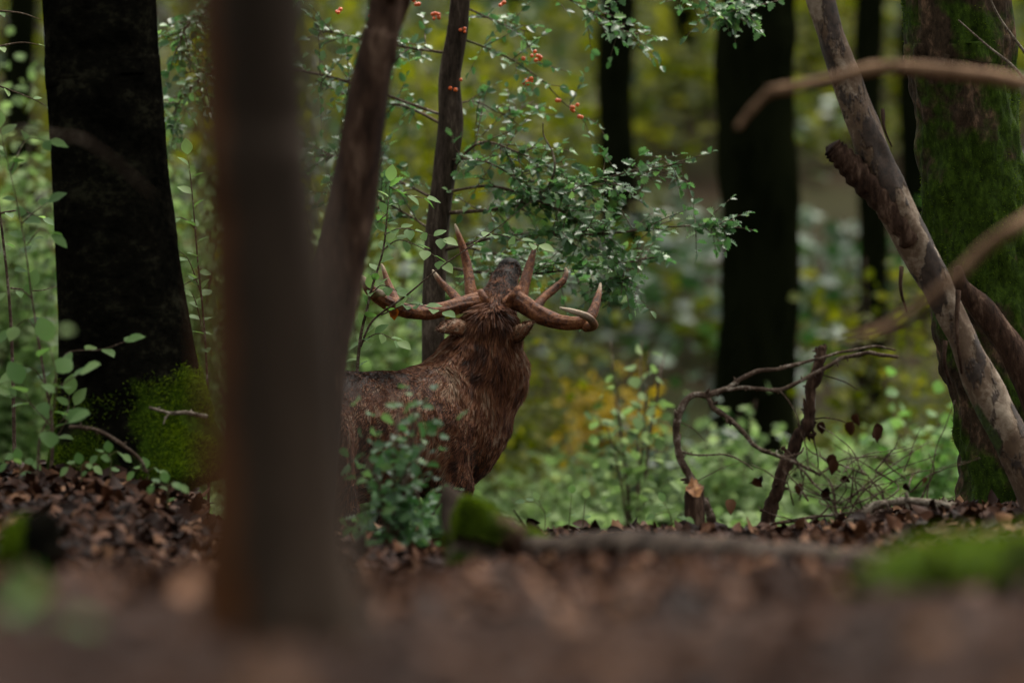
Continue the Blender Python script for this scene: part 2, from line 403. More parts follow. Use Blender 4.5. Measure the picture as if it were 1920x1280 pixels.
def litter_set(n, x0, x1, y0, y1, smin, smax, lift=.012):
    y = rng.uniform(y0, y1, n); x = rng.uniform(-1, 1, n) * (x1 + .11 * y) ; z = gz(x, y) + rng.random(n) * lift
    a = rng.uniform(0, 2 * math.pi, n); fwd = np.stack([np.cos(a), np.sin(a), rng.normal(0, .35, n)], -1)
    nr = np.stack([rng.normal(0, .5, n), rng.normal(-.15, .5, n), np.ones(n)], -1)
    return np.stack([x, y, z], -1), fwd, nr, rng.uniform(smin, smax, n)
lb = MB()
for tm, n, y0, y1 in ((DRY, 11000, 9, 20.2), (DRY2, 11000, 9, 20.2), (BEECH, 5000, 12, 20.2), (DRY, 500, 3.5, 9), (DRY2, 4500, 20, 32)):
    p, f, nr, s = litter_set(n, 0, .9, y0, y1, .045, .085); v, t = leaf_mass(tm, p, f, nr, s)
    lb.add(v, [t], np.repeat(rng.random(n) * .98, len(tm[0])))
lv, lf_, lt = lb.get()
litter = obj('leaf_litter', mesh('leaf_litter', lv, lf_, {'tint': lt}), M_litter)
tag(litter, 'wet brown fallen leaves covering the forest floor', kind='stuff')
dry_me = [template_mesh('fallen_leaf', t) for t in (DRY, DRY2, BEECH)]
n = 270; p, f, nr, s = litter_set(n, 0, .2, 17.6, 19.7, .055, .09, .03); nr[:, 1] -= .5
for k in range(3): leaf_objects('fallen_leaf', dry_me[k], M_litter, ground, p[k::3], f[k::3], nr[k::3], s[k::3])

# ------------------------------------------------------------------ trees
def crown_mesh(seed, r=3., h=2.2, n=2600, size=(.14, .24)):
    g = np.random.default_rng(seed); cl = g.normal(size=(60, 3)); cl = unit(cl) * g.random((60, 1)) ** .4 * np.array([r, r, h])
    p = cl[g.integers(0, 60, n)] + g.normal(size=(n, 3)) * .42
    f = unit(g.normal(size=(n, 3)) + [0, 0, -.3]); nr = g.normal(size=(n, 3)) * .6 + [0, 0, 1]
    v, t = leaf_mass(SIMPLE, p, f, nr, g.uniform(*size, n)); return mesh('crown', v, [t], {'tint': np.repeat(g.random(n), len(SIMPLE[0]))})
CROWNS = [crown_mesh(11), crown_mesh(12), crown_mesh(13)]
tree_count = [0]
def tree(name, pts, d, mat, label, group=None, top=8.5, crown=True, flare=.6, flare_h=.35, amp=.06, sides=28, mossf=None, dd=None, step=7, limbs=4, spec=None, cat='tree', lobes=5, crown_scale=1., freq=2.2):
    """pts: bottom->top rows (px, py, width px); dd: optional depth per row"""
    rows = []
    for k, (a, b, wd) in enumerate(pts):
        dk = dd[k] if dd is not None else d
        q = px(a, b, dk); rows.append([*q, wd / 2 * dk / F])
    rows = np.array(rows)
    if rows[0, 2] > gz(rows[0, 0], rows[0, 1]) - .03:
        b = rows[0].copy(); b[2] = gz(b[0], b[1]) - .06; rows = np.vstack([b, rows])
    if top:
        e = rows[-1]; s = (rows[-1, :2] - rows[-2, :2]) / max(rows[-1, 2] - rows[-2, 2], .05); s = np.clip(s, -.12, .12)
        h1 = (top - e[2]) * .5; rows = np.vstack([rows, [e[0] + s[0] * h1, e[1] + s[1] * h1, e[2] + h1, e[3] * .8], [e[0] + s[0] * h1 * 1.6, e[1] + s[1] * h1 * 1.6, top, e[3] * .3]])
    path = spline(rows, step); base = np.array([rows[0, 0], rows[0, 1], float(gz(rows[0, 0], rows[0, 1]))])
    T = thing(name, base, label, cat, group)
    tree_count[0] += 1; sd_ = tree_count[0]; ph = sd_ * 1.7
    def lob(L, a):
        z = path[:, 2] - base[2]; g = np.exp(-np.clip(z, 0, None) / flare_h)[:, None]
        return 1 + flare * g * (.75 + .35 * np.cos(lobes * a + ph)[None] + .15 * np.cos(2 * a + ph)[None])
    v, fc, s = tube(path[:, :3], path[:, 3], sides, amp, freq, sd_, lobes=lob, angf=1.5 * freq / 2.2)
    mo = np.zeros(len(v)) if mossf is None else mossf(v)
    part('trunk', v, fc, mat, T, {'moss': mo})
    if crown:
        tp = path[-1, :3]; cz = tp[2] - 1.0
        for k in range(limbs):
            a = k * 2 * math.pi / limbs + ph; i0 = int(len(path) * (.72 + .05 * k)) if len(path) > 10 else -2; i0 = min(i0, len(path) - 2); q0 = path[i0, :3]
            q1 = np.array([tp[0] + math.cos(a) * 1.9, tp[1] + math.sin(a) * 1.9, cz + .3 * math.sin(3 * a)])
            lp = spline([q0, (q0 * .55 + q1 * .45) + [0, 0, .1], q1], 5); r0 = path[i0, 3] * .5
            v2, f2, _ = tube(lp, np.linspace(r0, .015, len(lp)), 8, .05, 2, k)
            part('limb', v2, f2, mat, T, {'moss': np.zeros(len(v2))})
        c = obj('crown', CROWNS[sd_ % 3], M_canopy, T); c.location = (tp[0] - base[0], tp[1] - base[1], cz - base[2] + .4); c.rotation_euler = (0, 0, ph); c.scale = (crown_scale,) * 3
        c['kind'] = 'stuff'
    return T, v, fc

# big dark beech with the mossy foot
def moss_left(v):
    z = v[:, 2] - gz(-1.35, 19.3); side = sstep(-1.5, -1.08, v[:, 0]); n_ = fbm(v * 5, 2)
    return np.clip(sstep(.6, .05, z) * .55 + side * sstep(.85, .3, z) * .75 + .45 * n_ * (z < .7), 0, 1)
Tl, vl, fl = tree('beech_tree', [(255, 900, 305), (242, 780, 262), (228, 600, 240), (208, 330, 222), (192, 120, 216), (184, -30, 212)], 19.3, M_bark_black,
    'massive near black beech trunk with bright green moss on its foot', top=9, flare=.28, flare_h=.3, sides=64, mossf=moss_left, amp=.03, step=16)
def moss_tufts(parent, V, Fc, n, wf, lmin, lmax, wd=.0014):
    P, N = sample_tris(V, tris_of(Fc), n, wf); D = N * .8 + rng.normal(size=P.shape) * .5 + [0, 0, .1]
    v, f, t = strands(P, D, rng.uniform(lmin, lmax, n), rng.uniform(wd * .6, wd * 1.4, n), np.clip(rng.random(n) * .6 + .35 * (vnoise(P * 14) * .5 + .5), 0, .99))
    o = part('moss', v, [f], M_moss, parent, {'tint': t}, kind='stuff'); return o
moss_tufts(Tl, vl, fl, 26000, lambda c, N: np.clip(moss_left(c) - .35, 0, 1) * (N[:, 1] < .3) * (fbm(c * 6, 2) > -.35), .008, .022)
# bracket twig on the beech foot
# near blurred trunk
tree('foreground_tree', [(535, 1210, 290), (524, 1000, 272), (512, 640, 256), (482, 250, 226), (472, -60, 226)], 7.2, M_bark_rust,
     'thick rusty brown trunk standing close in front, wholly out of focus', top=8, flare=.15, flare_h=.12, sides=36, amp=.05, crown_scale=.9, mossf=lambda v: .75 * sstep(-.02, -.09, v[:, 0] - np.interp(v[:, 2], [-.4, .5], [-.31, -.37])))
# leaning brown trunk behind it
tree('leaning_tree', [(570, 1075, 105), (580, 900, 100), (598, 720, 96), (632, 540, 92), (662, 370, 88), (686, 200, 82), (714, 60, 72), (730, -40, 66)], 16.4, M_bark_brown,
     'slender brown trunk curving up beside the thick out of focus trunk', top=7.5, flare=.2, flare_h=.12, sides=24, amp=.1, step=10, crown_scale=.7)
# mossy tree right
def moss_right(v): return np.clip(.42 + .5 * fbm(v * 3.1, 3) + sstep(.1, -.6, v[:, 2]) * .4, 0, 1)
Tr, vr, fr = tree('mossy_tree', [(1905, 965, 190), (1895, 800, 200), (1850, 560, 210), (1822, 300, 196), (1800, 100, 200), (1792, -40, 200)], 20.6, M_bark_mossy,
     'broad tree trunk with moss patched brown bark behind the leaning dead trunk', top=9, flare=.25, flare_h=.25, sides=110, mossf=moss_right, amp=.1, step=28, freq=7)
moss_tufts(Tr, vr, fr, 15000, lambda c, N: np.clip(fbm(c * 3.1, 3) - .15 + sstep(.1, -.5, c[:, 2]) * .6, 0, 1) * (N[:, 1] < .3), .006, .016)
for pp in ([(1950, 190), (1905, 130), (1850, 85), (1797, 38)], [(1960, 150), (1915, 90), (1872, 30), (1850, -20)]):
    P = spline([px(a, b, 20.2) if a < 1940 else px(a, b, 20.45) for a, b in pp], 7); v, fc, s = tube(P, np.linspace(.008, .003, len(P)), 7, .1, 20, 3); part('twig', v, fc, M_palebark, Tr, {'tint': 0 * s})
# dead leaning trunk with peeling bark
def moss_dead(v): return np.clip(sstep(.35, -.2, v[:, 2]) * .6 * sstep(.02, -.06, v[:, 0] - np.interp(-v[:, 2], [-1.4, .1, .4], [1.3, 1.76, 1.95])) , 0, 1)
def dead_trunk():
    d = 19.7; rows = [(1975, 1010, 96), (1925, 880, 84), (1850, 735, 80), (1788, 600, 62), (1738, 500, 70), (1685, 400, 80), (1632, 270, 72), (1592, 160, 66), (1556, 60, 60), (1530, -30, 62), (1470, -260, 50)]
    R = np.array([[*px(a, b, d), wd * .43 * d / F] for a, b, wd in rows]); R[0, 2] = gz(R[0, 0], R[0, 1]) - .04
    base = R[0, :3].copy(); T = thing('dead_tree', base, 'leaning dead trunk with bark peeling off pale wood, propped before the mossy tree', 'dead tree')
    P = spline(R, 14); v, fc, s = tube(P[:, :3], P[:, 3], 32, .13, 6, 5)
    pn = fbm(v * 2.2, 2)
    part('trunk', v, fc, M_peel, T, {'tint': .1 * pn - .015, 'moss': moss_dead(v)})
    S = np.array([[*px(a, b, d - .03), wd / 2 * d / F] for a, b, wd in [(1712, 455, 46), (1660, 385, 48), (1606, 325, 50), (1572, 290, 42), (1558, 276, 34)]])
    P = spline(S, 8); v, fc, s = tube(P[:, :3], P[:, 3] * (1 + .12 * np.sin(np.arange(len(P)) * 2.1)), 16, .22, 9, 8)
    part('broken_stub', v, fc, M_bark_brown, T, {'moss': 0 * s})
    k = 0
    for (a, b, ln) in [(1570, 276, 10), (1554, 280, 5)]:
        q = px(a, b, d - .03); e = px(a - 4, b - ln, d - .03); v, fc, s = tube(spline([px(a + 8, b + 12, d - .03), q, e], 3), np.array([.02, .018, .017, .014, .012, .008, .004])[:7], 6, .3, 9, k); k += 1
        part('splinter', v, fc, M_bark_brown, T, {'moss': 0 * s})
    # hanging bark strips
    for (a, b, a2, b2, wd) in [(1797, 545, 1803, 700, 10), (1690, 500, 1700, 585, 8), (1655, 205, 1672, 275, 7), (1772, 640, 1782, 720, 9)]:
        q = spline([px(a, b, d - .1), px((a + a2) / 2 - 6, (b + b2) / 2, d - .13), px(a2, b2, d - .1)], 4); v, fc, s = tube(q, wd / 2 * d / F * np.linspace(1, .5, len(q)), 7, .3, 12, a)
        part('bark_strip', v, fc, M_bark_brown, T, {'moss': 0 * s})
    moss = P
    return T
Td = dead_trunk()
# dark limb leaning at the mossy tree
def limb_single(name, rows, d, mat, label, cat, amp=.15, sides=14, n=8, dd=None, group=None, ground_end=None):
    R = np.array([[*px(a, b, (dd[i] if dd else d)), wd / 2 * (dd[i] if dd else d) / F] for i, (a, b, wd) in enumerate(rows)])
    P = spline(R, n); v, fc, s = tube(P[:, :3], P[:, 3], sides, amp, 8, len(rows))
    return single(name, R[0, :3], v, fc, mat, label, cat, group, {'moss': np.zeros(len(v)), 'tint': np.zeros(len(v))})
limb_single('leaning_limb', [(2010, 985, 60), (1960, 800, 58), (1905, 670, 54), (1850, 590, 50), (1806, 540, 34), (1796, 500, 14)], 20.1, M_bark_brown, 'dark brown broken limb propped between dead trunk and mossy tree', 'limb')

# background trees
bg = [((1420, 152), 34, 'widest dark trunk far behind the arched dead branch'),
      ((1158, 74), 44, 'dark slim trunk in the distance above the holly spray'),
      ((1712, 52), 47, 'dark thin trunk in the distance between dead trunk and mossy tree'),
      ((1632, 56), 40, 'dim grey green trunk seen under the broken stub of the dead trunk'),
      ((1285, 46), 56, 'narrow brownish trunk on the far slope beside the widest dark trunk'),
      ((1545, 60), 58, 'hazy olive trunk on the far slope beyond the leaning dead trunk'),
      ((40, 60), 46, 'far trunk seen past the outer side of the massive beech'),
      ((960, 40), 60, 'thin far trunk on the slope behind the holly berries')]
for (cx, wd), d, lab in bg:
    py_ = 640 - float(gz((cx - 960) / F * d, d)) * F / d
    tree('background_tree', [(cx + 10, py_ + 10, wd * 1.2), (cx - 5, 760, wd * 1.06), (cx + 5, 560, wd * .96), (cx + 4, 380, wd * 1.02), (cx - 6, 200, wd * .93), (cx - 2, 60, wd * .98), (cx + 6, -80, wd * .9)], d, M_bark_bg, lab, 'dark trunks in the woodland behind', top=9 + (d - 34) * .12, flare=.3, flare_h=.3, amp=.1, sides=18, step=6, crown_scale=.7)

# unseen leaf mass round the clearing, added to block low horizon light
n = 30000
ang = rng.uniform(0, 2 * math.pi, n); rad = rng.uniform(9, 17, n); wx = np.sin(ang) * rad * .85; wy = 14 + np.cos(ang) * rad * 1.55; wz = rng.uniform(-.4, 9.5, n)
keep = (np.abs(wx) > np.clip(wy, 0, 99) * .115 + 2.2) | (wy < -3)
keep &= (vnoise(np.stack([wx, wy, wz], -1) * .45) > -.35) & ((wy < 10) | (rng.random(n) < .45))
wp = np.stack([wx, wy, wz], -1)[keep]; n = len(wp)
v, t = leaf_mass(SIMPLE, wp, unit(rng.normal(size=(n, 3))), rng.normal(size=(n, 3)) + [0, 0, .5], rng.uniform(.3, .5, n))
o = obj('light_blocking_wood', mesh('light_blocking_wood', v, [t], {'tint': np.repeat(rng.random(n), len(SIMPLE[0]))}), M_canopy); tag(o, 'unseen leafy wood round the clearing, added to block low light', kind='stuff')

# ------------------------------------------------------------------ undergrowth and background shrubs
def scatter_cover(name, label, mat, n, y0, y1, xw, h0, h1, s0, s1, tm=SIMPLE, thr=-.3, freq=.7, up=.7):
    y = rng.uniform(y0, y1, n); x = rng.uniform(-1, 1, n) * (xw + .115 * y)
    k = vnoise(np.stack([x, y, y * 0 + 3], -1) * freq) > thr; x, y = x[k], y[k]; n = len(x)
    hh = vnoise(np.stack([x, y, y * 0 + 9], -1) * freq * 1.3) * .5 + .5
    z = gz(x, y) + h0 + (h1 - h0) * rng.random(n) * hh
    a = rng.uniform(0, 6.3, n); f = np.stack([np.cos(a), np.sin(a), rng.normal(0, .3, n)], -1); nr = rng.normal(size=(n, 3)) * .55 + [0, -.25, up]
    v, t = leaf_mass(tm, np.stack([x, y, z], -1), f, nr, rng.uniform(s0, s1, n))
    o = obj(name, mesh(name, v, [t], {'tint': np.repeat(rng.random(n), len(tm[0]))}), mat); return tag(o, label, kind='stuff')
scatter_cover('ground_cover', 'pale green herbs carpeting the hollow behind the ridge', M_pale, 30000, 25, 37, .6, .0, .5, .05, .09)
scatter_cover('brambles', 'tangle of green brambles at the foot of the far slope', M_ygreen, 18000, 30, 44, 1, .0, .7, .07, .13, thr=-.1)
scatter_cover('hillside_thicket', 'yellow green thicket covering the far slope', M_ygreen, 26000, 42, 70, 2, .1, 2.4, .14, .26, thr=-.02, freq=.42)
scatter_cover('hillside_scrub', 'dark green scrub in patches on the far slope', M_dark, 14000, 40, 68, 2, .1, 1.8, .14, .24, thr=.0, freq=.35)

def shrub(name, cx, base_y_d, top_py, wid, nl, mat, label, lsize=(.06, .1), group=None, tm=OVAL, nst=7, shape=1.):
    d = base_y_d; x0 = (cx - 960) / F * d; b = np.array([x0, d, float(gz(x0, d))]); h = -(top_py - 640) / F * d - b[2]; wr = wid / 2 * d / F
    T = thing(name, b, label, 'shrub', group); tips = []
    for k in range(nst):
        a = k * 2.4 + rng.random(); r = wr * (.35 + .6 * rng.random()); tip = b + [math.cos(a) * r, math.sin(a) * r * .8, h * (.6 + .4 * rng.random())]
        P = spline([b + rng.normal(size=3) * [.03, .03, 0] - [0, 0, .04], b * .6 + tip * .4 + [0, 0, h * .12], tip], 5); v, fc, s = tube(P, np.linspace(.011, .003, len(P)), 6, .05, 3, k)
        part('stem', v, fc, M_twig, T, {'tint': 0 * s}); tips.append(P)
    P = np.vstack(tips); c = P[rng.integers(0, len(P), nl)]
    c = b + (c - b) * (rng.random((nl, 1)) ** .5 * .75 + .25)
    rr = rng.normal(size=(nl, 3)) * [wr * .33, wr * .33, h * .10]; p = c + rr; p[:, 2] = np.maximum(p[:, 2], gz(p[:, 0], p[:, 1]) + .03)
    f = unit(rng.normal(size=(nl, 3)) * [1, 1, .45] + [0, 0, -.1]); nr = rng.normal(size=(nl, 3)) * .55 + [0, -.3, .8]
    v, t = leaf_mass(tm, p, f, nr, rng.uniform(*lsize, nl)); part('foliage', v, [t], mat, T, {'tint': np.repeat(rng.random(nl), len(tm[0]))}, kind='stuff')
    return T
SH = [(1010, 29.5, 860, 330, 1300, M_pale, 'low pale green shrub just behind the stag\'s chest'),
      (1160, 30.0, 790, 260, 1000, M_pale, 'low pale green shrub between stag and cut stump'),
      (1370, 28.5, 745, 260, 1200, M_pale, 'leafy green shrub behind the arched dead branch'),
      (1560, 29.5, 790, 280, 1200, M_pale, 'leafy green shrub behind the upright broken limb'),
      (1740, 27.0, 665, 200, 800, M_beech, 'taller light green shrub beside the mossy tree'),
      (1190, 25.0, 560, 200, 260, M_pale, 'bluish green shrub hanging under the holly spray'),
      (1140, 36.0, 648, 190, 1300, M_yellow, 'bright yellow autumn shrub behind the antler tips'),
      (700, 28.0, 380, 300, 2000, M_pale, 'tall pale green shrub behind the leaning brown trunk'),
      (20, 28.0, 60, 340, 3200, M_pale, 'tall pale green shrub past the outer side of the massive beech'),
      (350, 29.0, 150, 260, 2600, M_pale, 'tall pale green shrub between the beech and the near trunk'),
      (900, 30.0, -40, 420, 1300, M_ygreen, 'tall yellow green shrub far behind the holly'),
      (1640, 33.0, 480, 260, 700, M_ygreen, 'dim olive green shrub behind the dead trunk'),
      (640, 31.0, 40, 300, 1100, M_ygreen, 'tall sunny green shrub showing above the leaning trunk'),
      (1260, 30.0, 740, 300, 900, M_dark, 'dark green shrub low behind the yellow shrub'),
      (1050, 38.0, 350, 330, 700, M_ygreen, 'loose olive shrub showing through the holly spray')]
for cx, d, tp, wid, nl, mat, lab in SH:
    shrub('shrub', cx, d, tp, wid, nl, mat, lab, (.05, .085) if d < 30.5 else (.055, .1), 'shrubs in the hollow and on the slope')
# leafy dark clump in front of the stag's flank
shrub('holly_seedling', 735, 17.6, 735, 190, 320, M_holly, 'small dark holly bush in front of the stag\'s flank', (.035, .06), None, HOLLY, 6)
shrub('bramble_bush', 800, 18.3, 885, 150, 170, M_holly, 'low leafy bush hiding the stag\'s forelegs beside the pointed root', (.03, .055), None, OVAL, 6)

# ------------------------------------------------------------------ holly tree with berries
holly_leaf_me = template_mesh('holly_leaf', HOLLY); beech_leaf_me = template_mesh('beech_leaf', BEECH); oval_leaf_me = template_mesh('oval_leaf', OVAL)
def ico(r=1.):
    t = (1 + 5 ** .5) / 2; v = unit(np.array([(-1, t, 0), (1, t, 0), (-1, -t, 0), (1, -t, 0), (0, -1, t), (0, 1, t), (0, -1, -t), (0, 1, -t), (t, 0, -1), (t, 0, 1), (-t, 0, -1), (-t, 0, 1)]))
    f = [(0, 11, 5), (0, 5, 1), (0, 1, 7), (0, 7, 10), (0, 10, 11), (1, 5, 9), (5, 11, 4), (11, 10, 2), (10, 7, 6), (7, 1, 8), (3, 9, 4), (3, 4, 2), (3, 2, 6), (3, 6, 8), (3, 8, 9), (4, 9, 5), (2, 4, 11), (6, 2, 10), (8, 6, 7), (9, 8, 1)]
    V = list(map(tuple, v)); out = []; mid = {}
    def m(a, b):
        k = (min(a, b), max(a, b))
        if k not in mid: mid[k] = len(V); V.append(tuple(unit((np.array(V[a]) + np.array(V[b])) / 2)))
        return mid[k]
    for a, b, c in f: ab, bc, ca = m(a, b), m(b, c), m(c, a); out += [(a, ab, ca), (b, bc, ab), (c, ca, bc), (ab, bc, ca)]
    return np.array(V) * r, np.array(out)
ICO = ico()
def holly():
    d = 22.0
    T, v, fc = tree('holly_tree', [(815, 980, 44), (812, 700, 42), (814, 560, 42), (820, 440, 44), (832, 330, 42), (844, 240, 46), (842, 150, 40), (856, 60, 38), (866, -30, 36)], d, M_bark_grey,
                    'slim grey holly trunk with spiny leaves and orange red berries behind the stag', top=4.5, crown=False, flare=.2, flare_h=.1, amp=.12, sides=20, step=10)
    B = [([(856, 70), (900, 85), (960, 112), (1015, 150), (1060, 195), (1112, 232)], 22.1, 5, .5),
         ([(832, 400), (940, 390), (1060, 360), (1170, 325), (1285, 305)], 21.7, 8, 1.5),
         ([(826, 470), (960, 440), (1110, 440), (1260, 425), (1372, 425)], 21.6, 7, 1.4),
         ([(820, 500), (960, 515), (1110, 500), (1240, 480)], 21.8, 6, 1.3),
         ([(838, 330), (900, 268), (980, 290), (1060, 330), (1120, 380)], 21.8, 6, 1.5),
         ([(834, 360), (930, 350), (1040, 390), (1120, 440), (1170, 510), (1130, 560)], 21.6, 6, 1.5),
         ([(850, 100), (780, 92), (690, 75), (585, 55)], 22.3, 6, 1.2),
         ([(842, 240), (760, 200), (680, 190), (590, 150)], 22.4, 6, 1.2),
         ([(828, 380), (750, 340), (670, 300), (600, 290)], 22.3, 6, 1.3),
         ([(822, 440), (760, 400), (700, 370), (640, 365)], 22.2, 5, 1.3),
         ([(864, 10), (930, 40), (990, 60)], 22.3, 4, .8),
         ([(840, 200), (890, 190), (950, 215), (1000, 190)], 22.4, 4, .8),
         ([(836, 300), (900, 300), (960, 330), (1010, 380)], 21.7, 5, 1.6),
         ([(826, 450), (900, 470), (990, 490), (1060, 540)], 22.3, 5, 1.1),
         ([(868, -40), (960, -60), (1060, -5), (1150, 45), (1200, 80)], 22.2, 6, 1.0),
         ([(870, -80), (1080, -110), (1250, -30), (1340, 12), (1400, 25)], 21.9, 7, 1.2),
         ([(862, -20), (700, -60), (500, -40), (360, 40), (330, 120)], 22.4, 7, 1.3),
         ([(1010, 395), (1028, 350), (1040, 318), (1036, 285), (1020, 255), (1018, 230)], 21.6, 6, 0),
         ([(842, 220), (600, 140), (420, 130), (345, 180), (320, 240)], 22.5, 6, 1.1)]
    tw = MB(); LP, LF, LN, LS = [], [], [], []; g = np.random.default_rng(5)
    def leaves_along(P, step, size, out0=.1):
        L = np.concatenate([[0], np.cumsum(np.linalg.norm(np.diff(P, axis=0), axis=1))]); s = L[-1] * out0; side = 1
        while s < L[-1]:
            q = np.array([np.interp(s, L, P[:, k]) for k in range(3)]); q2 = np.array([np.interp(min(s + .01, L[-1] + .01), L, P[:, k]) for k in range(3)])
            t = unit(q2 - q + 1e-6); sd_ = unit(np.cross(t, [0, 0, 1.]) + g.normal(size=3) * .35) * side
            LP.append(q); LF.append(unit(t * .45 + sd_ * .9 + g.normal(size=3) * .25)); LN.append(g.normal(size=3) * .42 + [0, -.42, .75]); LS.append(g.uniform(*size)); side = -side; s += step * g.uniform(.6, 1.4)
        LP.append(P[-1]); LF.append(unit(P[-1] - P[-2])); LN.append(np.array([0, -.3, 1.]) + g.normal(size=3) * .3); LS.append(g.uniform(*size) * .8)
    for bi, (pp, db, wpx, dens) in enumerate(B):
        R = np.array([px(a, b, d + (db - d) * min(1, i / 1.5) + (g.normal() * .08 if i > 1 else 0)) for i, (a, b) in enumerate(pp)])
        P = spline(R, 8); v, fc, s = tube(P, np.linspace(wpx / 2 * d / F, .0022, len(P)), 7, .1, 10, bi)
        part('branch', v, fc, M_stem if bi == 0 else (M_palebark if dens == 0 else M_twig), T, {'tint': 0 * s, 'moss': 0 * s})
        L = np.linalg.norm(np.diff(P, axis=0), axis=1).sum(); nt = int(L / .034 * dens)
        for k in range(nt):
            u_ = g.uniform(.12, 1) ** .8; i = min(int(u_ * (len(P) - 1)), len(P) - 2); q = P[i]; t = unit(P[i + 1] - P[i])
            dr = unit(t * .7 + unit(g.normal(size=3)) * [1, .9, .65] + [0, 0, -.05]); ln = g.uniform(.08, .3) * (1.1 - .4 * u_)
            tp = spline([q, q + dr * ln * .5 + [0, 0, .008], q + dr * ln + [0, 0, g.normal() * .02]], 3)
            v, fc, s = tube(tp, np.linspace(.0028, .0012, len(tp)), 4, cap=False); tw.add(v, fc)
            leaves_along(tp, .036, (.03, .056))
    tw.part('twigs', M_twig, T, 'stuff')
    LP, LF, LN, LS = np.array(LP), np.array(LF), np.array(LN), np.array(LS); n = len(LP)
    # the 300 largest in clear view become separate leaves
    sx = 960 + LP[:, 0] / LP[:, 1] * F; sy = 640 - LP[:, 2] / LP[:, 1] * F
    vis = (sx > 690) & (sx < 1400) & (sy > 0) & (sy < 640); score = LS * vis - (LP[:, 1] - 22) * .01 * vis
    idx = np.argsort(-score)[:300]; rest = np.setdiff1d(np.arange(n), idx)
    leaf_objects('leaf', holly_leaf_me, M_holly, T, LP[idx], LF[idx], LN[idx], LS[idx])
    v, t = leaf_mass(HOLLY, LP[rest], LF[rest], LN[rest], LS[rest]); part('foliage', v, [t], M_holly, T, {'tint': np.repeat(g.random(len(rest)), len(HOLLY[0]))}, kind='stuff')
    print('holly leaves', n)
    bm_ = mesh('berry', ICO[0], [ICO[1]])
    for (a, b, n, sp) in [(1003, 108, 9, 12), (990, 152, 10, 11), (1075, 202, 5, 8), (1047, 188, 2, 5), (818, 27, 8, 10), (940, 14, 3, 9), (853, 160, 3, 9), (912, 272, 4, 9), (636, 20, 3, 6), (905, 270, 2, 8), (700, 30, 3, 9), (868, 60, 3, 8), (1088, 218, 2, 5), (780, 5, 4, 9)]:
        for k in range(n):
            q = px(a + g.normal() * sp * .62, b + g.normal() * sp * .5, 21.95 + g.normal() * .02) - org(T)
            o = obj('berry', bm_, M_berry, T, q); o.scale = (.0088 * g.uniform(.8, 1.15),) * 3
    return T
holly()

# ------------------------------------------------------------------ saplings with separate leaves
def sapling(name, label, cat, d, stems, leafme, mat, tm, size, step=.045, group=None, up=.75, stem_mat=None, start=.15, seed=1, leafname='leaf', skip=()):
    """stems: list of (pixel polyline, base width px, depth offset); first starts at the ground"""
    g = np.random.default_rng(seed); R0 = px(*stems[0][0][0], d); base = np.array([R0[0], R0[1], float(gz(R0[0], R0[1]))]); T = thing(name, base, label, cat, group)
    for k, (pp, wd, off) in enumerate(stems):
        R = np.array([px(a, b, d + off * i / max(1, len(pp) - 1)) for i, (a, b) in enumerate(pp)])
        if k == 0: R[0, 2] = base[2] - .03
        P = spline(R, 6); v, fc, s = tube(P, np.linspace(wd / 2 * d / F, .0012, len(P)), 6, .1, 14, k)
        part('stem' if k == 0 else 'twig', v, fc, stem_mat or M_twig, T, {'tint': 0 * s, 'moss': 0 * s})
        if k in skip: continue
        L = np.concatenate([[0], np.cumsum(np.linalg.norm(np.diff(P, axis=0), axis=1))]); s = L[-1] * (start if k else .55); side = 1; pos, fw, nr, sz = [], [], [], []
        while s < L[-1]:
            q = np.array([np.interp(s, L, P[:, j]) for j in range(3)]); i = min(np.searchsorted(L, s), len(P) - 1); t = unit(P[i] - P[i - 1])
            sd_ = unit(np.cross(t, [0, -.5, 1.]) + g.normal(size=3) * .25) * side
            pos.append(q); fw.append(unit(t * .6 + sd_ * .8 + [0, 0, -.1])); nr.append(g.normal(size=3) * .3 + [0, -.3, 1.]); sz.append(g.uniform(*size)); side = -side; s += step * g.uniform(.7, 1.3)
        pos.append(P[-1]); fw.append(unit(P[-1] - P[-2])); nr.append(np.array([0, -.5, up])); sz.append(size[1])
        leaf_objects(leafname, leafme, mat, T, np.array(pos), np.array(fw), np.array(nr), np.array(sz))
    return T
sapling('beech_sapling', 'young beech with fresh toothed leaves beside the stag\'s antler', 'sapling', 20.75,
    [([(655, 980), (668, 720), (690, 570), (718, 470), (726, 400), (732, 340)], 9, 0),
     ([(676, 650), (700, 600), (760, 555), (830, 498), (915, 440), (1000, 375)], 5, -.3),
     ([(720, 440), (752, 428), (790, 436), (830, 448)], 3, -.1), ([(716, 470), (750, 450), (800, 470), (828, 492)], 3, -.15),
     ([(695, 555), (715, 535), (745, 545)], 3, -.1), ([(715, 590), (770, 570), (830, 585)], 3, -.25), ([(726, 400), (705, 420), (688, 440)], 3, .05),
     ([(870, 470), (920, 440), (965, 448), (1010, 460)], 3, -.1), ([(680, 640), (710, 625), (745, 640)], 3, -.1), ([(730, 350), (760, 365), (800, 372)], 3, .1)],
    beech_leaf_me, M_beech, BEECH, (.05, .072), .042, skip=(1,), seed=3)
